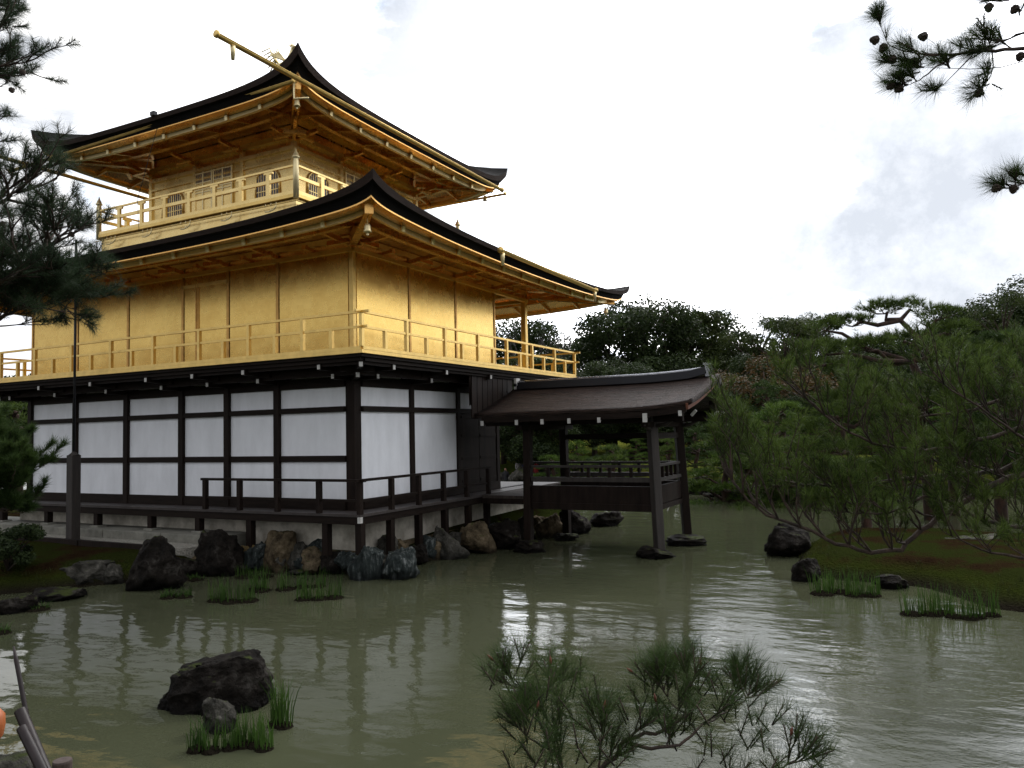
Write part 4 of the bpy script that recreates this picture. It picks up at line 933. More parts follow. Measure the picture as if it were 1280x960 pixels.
rock_px(484, 712, 34, 44, 24, 'rock_grey', 'grey stone wedged between the two white streaked rocks', group=SH)
rock_px(500, 725, 44, 50, 125, 'rock_blue', 'white streaked bluish rock at the corner of the bank, farthest right', group=SH, lean=(-.1, 0))
rock_px(490, 700, 42, 44, 26, 'rock_blue', 'dark bluish pointed stone behind the corner rocks', group=SH)
rock_px(533, 701, 44, 32, 27, 'rock_tan', 'squared tan block in the bank right of the corner rocks', group=SH, sharp=.12)
rock_px(560, 700, 50, 48, 28, 'rock_grey', 'large smooth grey boulder under the west veranda', group=SH, sharp=.15)
rock_px(598, 693, 46, 44, 29, 'rock_tan', 'brown shaded boulder under the west veranda nearest the fishing pavilion', group=SH, sharp=.15)
rock_px(632, 688, 42, 40, 30, 'rock_dark', 'dark boulder in the shade under the walkway to the fishing pavilion', group=SH)
rock_px(371, 719, 34, 6, 31, 'rock_grey', 'pale flat slab just above the water between iris clumps')
rock_px(205, 727, 30, 10, 32, 'rock_dark', 'thin dark ledge stone at the foot of the triangular rock')
rnd = random.Random(77); q = 0
for (x, y) in [(-3.2, -1.25), (-2.75, -.75), (-2.25, -.6), (-1.75, -.45), (-1.3, -.35), (-.85, -.4), (-.35, -.35), (.1, -.3), (.5, -.15), (.62, .35), (.6, .85), (.62, 1.35), (.6, 1.9), (.62, 2.4), (.65, 2.95), (.7, 3.45), (.72, 3.95), (.8, 4.6), (.9, 5.3), (1.0, 6.1), (1.05, 6.9)]:
    q += 1; w = rnd.uniform(.3, .42)
    rock((x, y, -.02), (w, w * .8, rnd.uniform(.28, .42)), 300 + q, ['rock_grey', 'rock_tan', 'rock_dark', 'rock_blue', 'rock_grey'][q % 5], 'one of the rough stones packed tight along the foot of the hall', rz=rnd.uniform(0, 3), group='stones packed along the foot of the hall', sharp=.25)
FPR = 'footing stones of the fishing pavilion'
rock_px(822, 699, 46, 16, 33, 'rock_dark', 'flat dark stone under the nearest post of the fishing pavilion', group=FPR)
rock_px(860, 683, 48, 14, 34, 'rock_dark', 'wide low black stone under the right rear post of the fishing pavilion', group=FPR)
rock_px(708, 676, 28, 10, 35, 'rock_dark', 'small dark stone under the left rear post of the fishing pavilion', group=FPR)
rock_px(662, 692, 40, 16, 36, 'rock_dark', 'dark stone under the front left post of the fishing pavilion', group=FPR)
rock_px(759, 658, 42, 22, 37, 'rock_dark', 'round black stone alone in the water behind the fishing pavilion')
rock_px(716, 668, 42, 38, 38, 'rock_dark', 'steep dark rock on the bank seen below the fishing pavilion floor')
rock_px(688, 672, 34, 34, 39, 'rock_tan', 'squared brown stone on the bank behind the front left pavilion post')
ISL = 'rocks round the pine islet'
rock_px(992, 697, 56, 46, 40, 'rock_dark', 'bulky black rock at the left tip of the pine islet', group=ISL)
rock_px(1012, 728, 36, 32, 41, 'rock_dark', 'smaller black rock with a pale foot at the islet near the irises', group=ISL)
rock_px(1122, 737, 44, 18, 42, 'rock_dark', 'low sloping dark rock on the islet shore between iris clumps', group=ISL)
rock_px(1222, 690, 90, 26, 44, 'rock_grey', 'long low grey rock behind the islet moss on the right', zb=-.1, group=ISL)
# left edge and near bank
rock_px(8, 768, 50, 26, 46, 'rock_dark', 'dark mossy stone cut by the left edge at the shore')
rock_px(60, 752, 60, 18, 47, 'rock_dark', 'low dark shore stone beneath the left shrubs')
p = at_d(-15, 975, 3.4); rock((p.x, p.y, p.z - .12), (.26, .3, .24), 48, 'rock_grey', 'pale rough rock in the bottom left corner behind the bamboo pipes', sharp=.3)
# far shore
FS = 'stones along the far shore'
k = 0
for (u, v, w, h, m_, lb) in ((690, 600, 52, 36, 'rock_grey', 'large grey boulder on the far lawn seen through the fishing pavilion'), (652, 603, 40, 22, 'rock_grey', 'grey rock on the far shore left of the large boulder'),
        (735, 601, 22, 10, 'rock_dark', 'small dark stone at the far waterline behind the railing'), (787, 600, 34, 14, 'rock_grey', 'pale grey stone at the far waterline near the right pavilion post'), (803, 592, 40, 44, 'rock_grey', 'tall weathered rock among the far clipped pines'),
        (878, 618, 46, 24, 'rock_dark', 'dark shore stone just right of the fishing pavilion'), (905, 621, 34, 22, 'rock_dark', 'dark shore stone touched by the lowest pine twigs'), (846, 612, 30, 18, 'rock_dark', 'dark shore stone seen past the right rear pavilion post'), (928, 624, 40, 18, 'rock_grey', 'grey shore stone behind the drooping pine twigs'),
        (889, 621, 18, 6, 'rock_grey', 'small pale stone in the water before the far shore')):
    rock_px(u, v, w, h, 60 + k, m_, lb, group=FS, sub=3); k += 1
pts = [(-40, 37), (-12, 30), (-3, 27), (3.2, 20.8), (6, 21.8), (20, 25), (40, 24)]
for i in range(len(pts) - 1):
    a, b_ = Vector(pts[i]), Vector(pts[i + 1]); n = int((b_ - a).length / 1.6)
    for j in range(n):
        q = a.lerp(b_, (j + .5) / n); rnd = random.Random(i * 50 + j); s = rnd.uniform(.3, .8)
        if (Vector((q.x, q.y, 0)) - Vector((CP.x, CP.y, 0))).dot(CR) / (Vector((q.x, q.y, 0)) - Vector((CP.x, CP.y, 0))).dot(CF) > .8: continue
        rock((q.x, q.y, WZ + s * .2), (s, s * .7, s * .55), 200 + i * 50 + j, rnd.choice(['rock_dark', 'rock_grey']), 'one of the low weathered stones lining the far shore', rz=rnd.uniform(0, 3), group='low stones lining the far shore', sub=2)

# ------------------------------------------------------------------ plants
def blades(rng, centers, n, h, w, lean=.25):
    V = []; F = []
    for c in centers:
        for _ in range(n):
            a = rng.uniform(0, 6.283); r = rng.uniform(0, 1) ** .5
            p = Vector((c[0] + math.cos(a) * r * c[3], c[1] + math.sin(a) * r * c[3], c[2]))
            b2 = rng.uniform(0, 6.283); ld = Vector((math.cos(b2), math.sin(b2), 0)) * rng.uniform(0, lean); hh = h * rng.uniform(.35, 1.2); f_ = rng.uniform(0, 3.14)
            s = Vector((math.cos(f_), math.sin(f_), 0)) * w * .5; n0 = len(V)
            for t_ in (0, .35, .7): q = p + Vector((0, 0, hh * t_)) + ld * hh * t_ * t_; k_ = (1, .95, .6)[(0, .35, .7).index(t_)]; V += [q - s * k_, q + s * k_]
            V.append(p + Vector((0, 0, hh)) + ld * hh * 1.1)
            F += [(n0, n0 + 1, n0 + 3, n0 + 2), (n0 + 2, n0 + 3, n0 + 5, n0 + 4), (n0 + 4, n0 + 5, n0 + 6)]
    return V, F
def iris(u, v, wpx, h, label, seed, n=60, group='iris clumps growing in the shallows', low=False):
    rng = random.Random(seed); p = at_z(u, v, WZ); s = (p - CP).dot(CF) / FPX; W = wpx * s
    o = empty('iris_clump', (p.x, p.y, WZ)); tag(o, label, 'iris', group)
    r2 = Vector((CR.x, CR.y, 0)).normalized(); cs = []
    m_ = max(2, int(wpx / 16))
    for k in range(m_):
        q = r2 * W * ((k + .5) / m_ - .5); cs.append((q.x + rng.uniform(-.05, .05), q.y + rng.uniform(-.12, .12), .02, W / m_ * .62))
    V, F = blades(rng, cs, max(10, n // m_), h, .012 if h < .5 else .016, (.34 if not low else .9))
    b = MB(); b.add(V, F); b.build('blades', M['iris_leaf'], o)
    d = MB()
    for c in cs: d.lathe((c[0], c[1], -.2), [(c[3] * 1.25, 0), (c[3] * 1.2, .18), (c[3] * .9, .235), (c[3] * .4, .25), (0, .25)], 9)
    so = d.build('soil_mound', M['moss_ground'], o)
    return o
iris(290, 752, 62, .40, 'iris clump in the shallows left of centre, below the tan rock', 1, 150)
iris(333, 738, 58, .40, 'iris clump standing just behind the widest one near the tan rock', 2, 120)
iris(318, 722, 40, .26, 'sparse short iris clump at the foot of the tall tan rock', 3, 50)
iris(404, 748, 54, .42, 'iris clump in the shallows below the blue grey rocks, farthest right by the hall', 4, 130)
iris(385, 735, 30, .36, 'narrow iris clump close to the bank below the broad blue rock', 14, 60)
iris(215, 748, 32, .16, 'low round tuft of water plants with brownish base', 5, 150, 'low tufts of water plants', True)
iris(240, 725, 30, .10, 'flat tuft of water plants at the foot of the blackish rock', 6, 90, 'low tufts of water plants', True)
iris(300, 934, 106, .30, 'long iris clump rooted before the large boulder in the near water', 7, 210)
iris(346, 912, 34, .46, 'tall iris tuft with the highest blades, right of the near boulder', 8, 70)
iris(1040, 742, 46, .42, 'iris clump by the smaller black rock of the pine islet', 9, 130)
iris(1078, 744, 40, .42, 'iris clump between the two rocks of the islet shore', 10, 130)
iris(1160, 768, 62, .42, 'iris clump right of the low sloping rock of the islet', 11, 130)
iris(1218, 772, 66, .42, 'iris clump farthest right on the islet shore', 12, 130)
iris(30, 764, 42, .14, 'low tuft of water plants close to the left bank', 13, 90, 'low tufts of water plants', True)
iris(2, 790, 30, .14, 'low tuft of water plants cut by the left edge', 15, 90, 'low tufts of water plants', True)

rnd = random.Random(4); cs = []
for key in ('island', 'left', 'platform'):
    P_l = POLY[key]
    for i in range(len(P_l)):
        a, b_ = Vector(P_l[i]), Vector(P_l[(i + 1) % len(P_l)])
        if max(abs(a.x), abs(b_.x)) > 26: continue
        for j in range(int((b_ - a).length * 16)):
            q = a.lerp(b_, rnd.random()) + Vector((rnd.gauss(0, .35), rnd.gauss(0, .35))); z = gz(q.x, q.y)
            if z > -.17 and (key != 'platform'): cs.append((q.x, q.y, z - .01, .07))
V, F = blades(rnd, cs, 9, .10, .009, .9); b = MB(); b.add(V, F)
g_ = b.build('grass', M['moss_blade']); tag(g_, 'short mossy grass fringing the banks of the pond', 'grass', kind='stuff')
def leaves_np(rs, centers, radii, per, size, flat=1.0, shell=.55, aspect=.6):
    """small quads scattered through clumps"""
    C_ = np.repeat(np.asarray(centers, float), per, 0); Rr = np.repeat(np.asarray(radii, float).reshape(len(centers), -1), per, 0)
    n = len(C_); d = rs.normal(size=(n, 3)); d /= np.linalg.norm(d, axis=1)[:, None]
    r = shell + (1 - shell) * rs.random(n) ** .7 + rs.normal(size=n) * .05
    P = C_ + d * r[:, None] * Rr * np.array([1, 1, flat])
    nrm = d * .6 + rs.normal(size=(n, 3)) * .6 + np.array([0, 0, .35]); nrm /= np.linalg.norm(nrm, axis=1)[:, None]
    a = np.cross(nrm, rs.normal(size=(n, 3))); a /= np.linalg.norm(a, axis=1)[:, None]; b = np.cross(nrm, a)
    s = size * (0.6 + .8 * rs.random(n))[:, None]; a *= s; b *= s * aspect
    V = np.stack([P - a, P - b * .9 , P + a, P + b * .9], 1).reshape(-1, 3); F = np.arange(n * 4).reshape(-1, 4)
    return V, F
def needles_np(rs, base, dirs, per, length, width, spread=(.35, 1.0), seg=0.0):
    B = np.repeat(np.asarray(base, float), per, 0); D = np.repeat(np.asarray(dirs, float), per, 0); n = len(B)
    D /= np.linalg.norm(D, axis=1)[:, None]
    a = np.cross(D, rs.normal(size=(n, 3))); a /= np.linalg.norm(a, axis=1)[:, None] + 1e-9
    th = spread[0] + (spread[1] - spread[0]) * rs.random(n)
    nd_ = D * np.cos(th)[:, None] + a * np.sin(th)[:, None]
    B = B - D * (rs.random(n) * seg)[:, None]
    l = length * (.7 + .5 * rs.random(n))
    w = np.cross(nd_, rs.normal(size=(n, 3))); w /= np.linalg.norm(w, axis=1)[:, None] + 1e-9; w *= width / 2
    V = np.stack([B - w, B + w, B + nd_ * l[:, None]], 1).reshape(-1, 3); return V, np.arange(n * 3).reshape(-1, 3)

# broadleaf trees of the wood
def broadleaf(seed, H, Rc, mat, nclump=26, per=330, leaf=.15, gap=False, trunk_h=.3):
    rs = np.random.RandomState(seed); rng = random.Random(seed)
    o = empty('broadleaf_tree'); cs = []; rr = []
    tb = MB(); tb.tube([(0, 0, -.5), (.1, .05, H * trunk_h), (-.1, .1, H * .55), (.05, 0, H * .85)], [H * .028, H * .022, H * .014, H * .004], 7)
    for k in range(nclump):
        a = rng.uniform(0, 6.283); z = rng.uniform(.30 if not gap else .55, .93); prof = math.sin(math.pi * min(1, (z - .12) / .95)) ** .7
        r = Rc * prof * rng.uniform(.35, 1.0); c = (math.cos(a) * r, math.sin(a) * r, z * H); cs.append(c)
        q = rng.uniform(.22, .42) * Rc * (1.0 if not gap else .62); rr.append((q, q, q * rng.uniform(.6, .8)))
        tb.tube([(0, 0, max(.2, z - .25) * H), (c[0] * .5, c[1] * .5, (z - .1) * H), c], [H * .010, H * .006, H * .002], 5)
        for _ in range(3):
            e_ = Vector(c) + Vector((rng.uniform(-1, 1), rng.uniform(-1, 1), rng.uniform(-.3, 1))) * q; tb.tube([c, e_], [H * .002, H * .001], 4)
    cs.append((0, 0, H * .9)); rr.append((Rc * .35,) * 3)
    if not gap: cs.append((0, 0, H * .5)); rr.append((Rc * .6, Rc * .6, H * .3))
    V, F = leaves_np(rs, cs, rr, per, leaf); V[:, 2] = np.maximum(V[:, 2], .2)
    tb.build('trunk', M['bark'], o); fast_mesh('crown', V, F, M[mat], o); o['h'] = float(V[:, 2].max()); return o
protos = [broadleaf(1, 10, 4.2, 'leaves_dark', 30, 900, .10), broadleaf(2, 10, 3.6, 'leaves_green', 26, 900, .10), broadleaf(3, 9, 3.9, 'leaves_dark', 24, 900, .11),
          broadleaf(4, 10, 3.4, 'leaves_green', 16, 340, .085, True), broadleaf(5, 8, 3.4, 'leaves_autumn', 22, 600, .09)]
used = set()
def place(proto, u, vtop, d, label, group, wide=1.0, rz=None, name=None):
    # stands on the ground at that distance, grown to its real height
    ztop = at_d(u, vtop, d).z; x, y = at_d(u, 540, d).x, at_d(u, 540, d).y; g0 = gz(x, y); s = max(.2, (ztop - g0) / proto['h'])
    if proto.name in used: o = copy_tree(proto)
    else: o = proto; used.add(proto.name)
    o.location = (x, y, g0); o.scale = (s * wide, s * wide, s); o.rotation_euler = (0, 0, rz if rz is not None else (u * 1.7) % 6.28); tag(o, label, 'tree', group); return o
WOOD = 'trees of the wood beyond the pond'
for (pi, u, v, d, w, lb) in (
    (0, 812, 382, 66, 1.15, 'tall dark evergreen with the highest knobbly crown right of the golden eave tip'), (2, 765, 404, 64, 1.1, 'dark rounded tree left of the highest knobbly crown beyond the pond'), (1, 868, 402, 68, 1.1, 'greenish tree on the skyline above the end of the fishing pavilion ridge'),
    (2, 912, 403, 70, 1.1, 'very dark domed tree on the skyline right of the ridge end'), (3, 952, 413, 62, 1.1, 'thin crowned tree with sky showing through it, left of the gap'), (3, 985, 416, 60, .9, 'second thin crowned tree beside the bright gap in the skyline'),
    (1, 1018, 412, 66, 1.0, 'green tree on the skyline just behind the left pads of the islet pine'), (4, 958, 462, 52, 1.3, 'brownish autumn tree in the wood above the green pines'), (2, 640, 408, 72, 1.0, 'dark tree seen through the golden porch'), (0, 590, 415, 70, 1.0, 'dark tree hidden mostly behind the golden wall'),
    (0, 708, 432, 78, 1.1, 'dark tree low on the skyline right of the golden railing'), (2, 1200, 390, 74, 1.3, 'dark tree on the high skyline behind the right pine pads'), (0, 1243, 376, 76, 1.2, 'dark tree on the high skyline near the right edge'), (2, 1290, 364, 76, 1.3, 'highest dark tree on the skyline at the right edge'),
    (3, 1262, 372, 66, .8, 'thin crowned tree poking above the skyline at the right edge'), (0, 1090, 410, 80, 1.2, 'dark tree behind the top pads of the islet pine'), (2, 1140, 405, 80, 1.2, 'dark tree right behind the reddish pine trunk')):
    place(protos[pi], u, v - 15 - (u * 7 % 11) + (30 if 1030 < u < 1210 else 0), d, lb, WOOD, w * (.86 + (u % 7) * .04))
rng = random.Random(5)
for i in range(46):
    u = 600 + (i % 23) * 33 + rng.uniform(-12, 12); row = i // 23
    v = (452 if row == 0 else 484) + rng.uniform(-14, 14); d = (56 if row == 0 else 49) + rng.uniform(-2, 3)
    place(protos[rng.choice([0, 1, 2, 2, 1, 4] if row == 0 else [1, 2, 0])], u, v, d, 'one of the leafy dark trees massed below the skyline of the wood', 'leafy trees massed below the skyline', rng.uniform(1.1, 1.5))
for i in range(9):
    place(protos[(0, 2, 1)[i % 3]], -420 + i * 68, 450 + (i * 37) % 25, 47 + i % 3, 'one of the dark trees behind the left end of the hall', 'dark trees behind the left end of the hall', 1.3)
# leafless tree
def bare_tree(u, vt, d):
    rng = random.Random(3); p = at_d(u, 540, d); g0 = gz(p.x, p.y); H = at_d(u, vt, d).z - g0
    b = MB()
    def gr(p0, dr, L, r, lv):
        pts = [p0]; q = dr.copy()
        for _ in range(3): q = (q + Vector((rng.uniform(-.2, .2), rng.uniform(-.2, .2), .08))).normalized(); pts.append(pts[-1] + q * L / 3)
        b.tube(pts, [r, r * .85, r * .7, r * .5], 5)
        if lv: 
            for _ in range(4): gr(pts[rng.choice([2, 3, 3])], (q + Vector((rng.uniform(-.8, .8), rng.uniform(-.8, .8), .2))).normalized(), L * rng.uniform(.45, .62), r * .5, lv - 1)
    gr(Vector((0, 0, -.3)), Vector((0, 0, 1)), H * .5, .16, 4)
    o = empty('bare_tree', (p.x, p.y, g0)); tag(o, 'leafless pale tree with thin twigs against the sky right of the golden porch', 'tree'); b.build('trunk', M['grey_wood'], o)
bare_tree(693, 402, 58)

# pines with level pads of needles
def pad_pine(loc, trunk, pads, label, mat='needles', group=None, bark='bark_red', seed=0, tuft=.22, dens=1.0, width=.022, per=16, name='pine_tree', tr=.2):
    rs = np.random.RandomState(seed); rng = random.Random(seed); o = empty(name, loc); tag(o, label, 'pine', group)
    tb = MB(); T = [Vector(t_) for t_ in trunk]; n = len(T); tb.tube(T, [lerp(tr, tr * .35, i / (n - 1)) for i in range(n)], 9)
    Bs = []; Ds = []
    for (cx_, cy_, cz_, rx, rzp) in pads:
        c = Vector((cx_, cy_, cz_)); st = min(T[1:], key=lambda t_: (t_ - c).length + (2.5 if t_.z > c.z + .1 else 0))
        m1 = st.lerp(c, .45) + Vector((rng.uniform(-.2, .2), rng.uniform(-.2, .2), -rzp * .5)); e_ = c + Vector((0, 0, -rzp * .6))
        tb.tube([st, m1, st.lerp(e_, .8) + Vector((0, 0, .1)), e_], [tr * .42, tr * .33, tr * .24, tr * .12], 7)
        nt_ = int(95 * dens * rx * rx / (tuft / .22) ** 1.5) + 12
        a = rs.random(nt_) * 6.283; r = rs.random(nt_) ** .5
        lump = .75 + .3 * np.sin(a * 3 + rs.random() * 6) * r
        x = np.cos(a) * r * rx * lump; y = np.sin(a) * r * rx * lump
        z = rzp * (np.sqrt(np.clip(1 - r * r, 0, 1)) * (.45 + .55 * rs.random(nt_)) - .3) + rs.normal(size=nt_) * .05
        P = np.stack([cx_ + x, cy_ + y, cz_ + z], 1); D = np.stack([x / rx * .9, y / rx * .9, .75 + .5 * rs.random(nt_)], 1) + rs.normal(size=(nt_, 3)) * .22
        Bs.append(P); Ds.append(D)
        for k in range(max(4, int(rx * 7))):
            i = rs.randint(nt_); q = Vector(P[i]); tb.tube([e_.lerp(Vector((c.x, c.y, e_.z)), .3), e_.lerp(q, .55) + Vector((0, 0, -.06)), q], [tr * .10, tr * .06, tr * .025], 4)
    V, F = needles_np(rs, np.concatenate(Bs), np.concatenate(Ds), per, tuft, width, (.1, 1.15))
    tb.build('trunk', M[bark], o); fast_mesh('foliage', V, F, M[mat], o); o['h'] = float(V[:, 2].max()); return o
# clipped garden pine used along the far bank
def garden_pine(seed, H, W, npad, mat, name='garden_pine', **kw):
    rng = random.Random(seed); pads = []
    for k in range(npad):
        z = H * (.22 + .75 * k / (npad - 1)); a = k * 2.4 + rng.uniform(-.4, .4); r = W * .55 * (1 - (z / H) ** 1.6) + .1
        pads.append((math.cos(a) * r, math.sin(a) * r, z, W * rng.uniform(.32, .5) * (1.1 - .5 * z / H), H * .075))
    tr_ = [(0, 0, -.3), (.15, 0, H * .25), (-.12, .1, H * .5), (.1, 0, H * .75), (0, 0, H * .92)]
    return pad_pine((0, 0, 0), tr_, pads, '', mat, seed=seed, name=name, **kw)
gp = [garden_pine(21, 4.2, 2.6, 11, 'needles_bright', per=11, tuft=.26, width=.03, dens=1.0), garden_pine(22, 3.6, 2.8, 10, 'needles_olive', per=11, tuft=.26, width=.03), garden_pine(23, 4.8, 2.7, 13, 'needles', per=11, tuft=.26, width=.03)]
FB = 'clipped pines along the far bank'
for (pi, u, v, d, w, lb) in ((0, 975, 497, 33, 1.35, 'bright yellow green layered pine behind the drooping twigs, right of the pavilion'), (1, 930, 518, 31, 1.3, 'mid green layered pine just right of the pavilion eave'), (0, 1040, 505, 36, 1.4, 'bright green layered pine under the left pads of the islet pine'),
    (2, 905, 498, 40, 1.3, 'dark layered pine rising behind the pavilion eave tip'), (2, 960, 470, 42, 1.3, 'dark level padded pine below the brown autumn tree'), (1, 1000, 540, 29, 1.5, 'broad olive pine close to the water behind the twigs'), (0, 720, 548, 44, 1.2, 'clipped green pine above the large far boulder'),
    (1, 765, 552, 40, 1.2, 'low clipped pine in the middle of the pavilion opening'), (0, 795, 545, 46, 1.3, 'light green clipped pine left of the nearest pavilion post'), (1, 835, 545, 38, 1.1, 'clipped pine framed by the two right pavilion posts'), (2, 870, 530, 37, 1.3, 'dark pine seen just right of the rear pavilion post'),
    (2, 660, 535, 54, 1.2, 'dark pine behind the visitors on the far path'), (1, 1110, 500, 34, 1.4, 'olive layered pine deep behind the islet trunks'), (0, 1180, 505, 36, 1.4, 'green layered pine behind the islet on the right'), (1, 1250, 495, 34, 1.4, 'layered pine behind the islet at the right edge'), (2, 1300, 470, 38, 1.5, 'tall dark pine past the right edge of the islet'),
    (1, 20, 498, 36, 1.6, 'bright bushy pine left of the hall behind the near needles'), (2, -50, 470, 34, 1.5, 'dark bushy pine far left behind the hall')):
    place(gp[pi], u, v, d, lb, FB, w)
for k in range(24):
    place(gp[(0, 1, 2, 1)[k % 4]], 690 + k * 27, 545 + (k * 7 % 5) * 7 if k > 6 else 566, 31 + (k * 3) % 8 if k > 6 else 43, 'one of the low clipped pines scattered on the far bank', 'low clipped pines scattered on the far bank', 1.4)
# the big islet pines
def rel(u, v, d, base): q = at_d(u, v, d); return (q.x - base[0], q.y - base[1], q.z - base[2])
def island_pine(bu, bv, bd, trunk_px, pads_px, label, seed, mat='needles_olive', tr=.2):
    p = at_d(bu, bv, bd); base = (p.x, p.y, gz(p.x, p.y)); tk = [(0, 0, -.2)] + [rel(u, v, d, base) for u, v, d in trunk_px]
    pads = [(*rel(u, v, d, base), r, rz_p) for u, v, d, r, rz_p in pads_px]
    return pad_pine(base, tk, pads, label, mat, 'tall pines on the islet', seed=seed, tr=tr, tuft=.2, width=.014, per=16, dens=1.7)
island_pine(1165, 665, 23.5, [(1160, 600, 23.5), (1150, 530, 23.6), (1150, 475, 23.7), (1140, 452, 23.8), (1150, 425, 23.9), (1125, 400, 24)],
  [(1105, 385, 24, .95, .3), (1065, 402, 23.6, .75, .25), (1030, 408, 23.4, .6, .2), (1140, 383, 24.2, .5, .25), (1085, 432, 23.2, 1.2, .3), (1035, 436, 23, .9, .3), (1125, 425, 24.5, .9, .3), (1175, 392, 24, .7, .28), (1190, 412, 24, .9, .3), (1170, 432, 23.6, .9, .25), (1225, 440, 23.8, 1.2, .3),
   (1010, 455, 23, .8, .25), (1060, 462, 23.6, 1.0, .3), (1200, 470, 23, 1.1, .3), (1100, 490, 24.3, 1.2, .35), (1050, 500, 23.4, 1.1, .3), (1150, 505, 22.8, 1.2, .35)],
  'tall spreading pine with reddish limbs and level pads at the centre of the islet', 31)
island_pine(1252, 668, 23, [(1250, 610, 23), (1262, 540, 23), (1270, 480, 23.2), (1262, 440, 23.4)],
  [(1255, 425, 23.5, 1.0, .3), (1295, 432, 23.5, 1.1, .3), (1245, 455, 22.8, 1.1, .3), (1300, 465, 23, 1.2, .3), (1225, 490, 22.6, 1.1, .3), (1275, 500, 22.5, 1.2, .35), (1190, 560, 22.8, 1.1, .35), (1255, 575, 22.4, 1.3, .35), (1300, 590, 22.2, 1.2, .35), (1230, 530, 23.2, 1.2, .35), (1300, 540, 22.6, 1.2, .3)],
  'pine with a leaning forked base at the right of the islet', 32, 'needles')
island_pine(1086, 668, 22.3, [(1082, 640, 22.3), (1072, 600, 22.2), (1060, 560, 22), (1050, 530, 22)],
  [(1045, 515, 22, .9, .3), (1010, 535, 21.8, .9, .3), (1080, 525, 22.3, .9, .3), (1030, 560, 21.6, 1.0, .3), (985, 560, 21.4, .8, .25), (1085, 560, 22.4, 1.0, .3), (1120, 545, 22, 1.0, .3), (960, 580, 21.3, .7, .25), (1010, 590, 21.6, .9, .3), (1060, 592, 22, .9, .3), (1115, 585, 22, 1.0, .3)],
  'leftward leaning pine at the left of the islet', 33, 'needles_olive', .17)
island_pine(1196, 664, 24.5, [(1192, 620, 24.5), (1188, 570, 24.6), (1196, 530, 24.5)],
  [(1190, 540, 24.4, 1.1, .3), (1150, 555, 24, 1.0, .3), (1235, 560, 24.2, 1.1, .3), (1200, 580, 23.8, 1.0, .3)],
  'stout short pine between the islet pine with reddish limbs and the forked one', 34, 'needles_olive', .18)

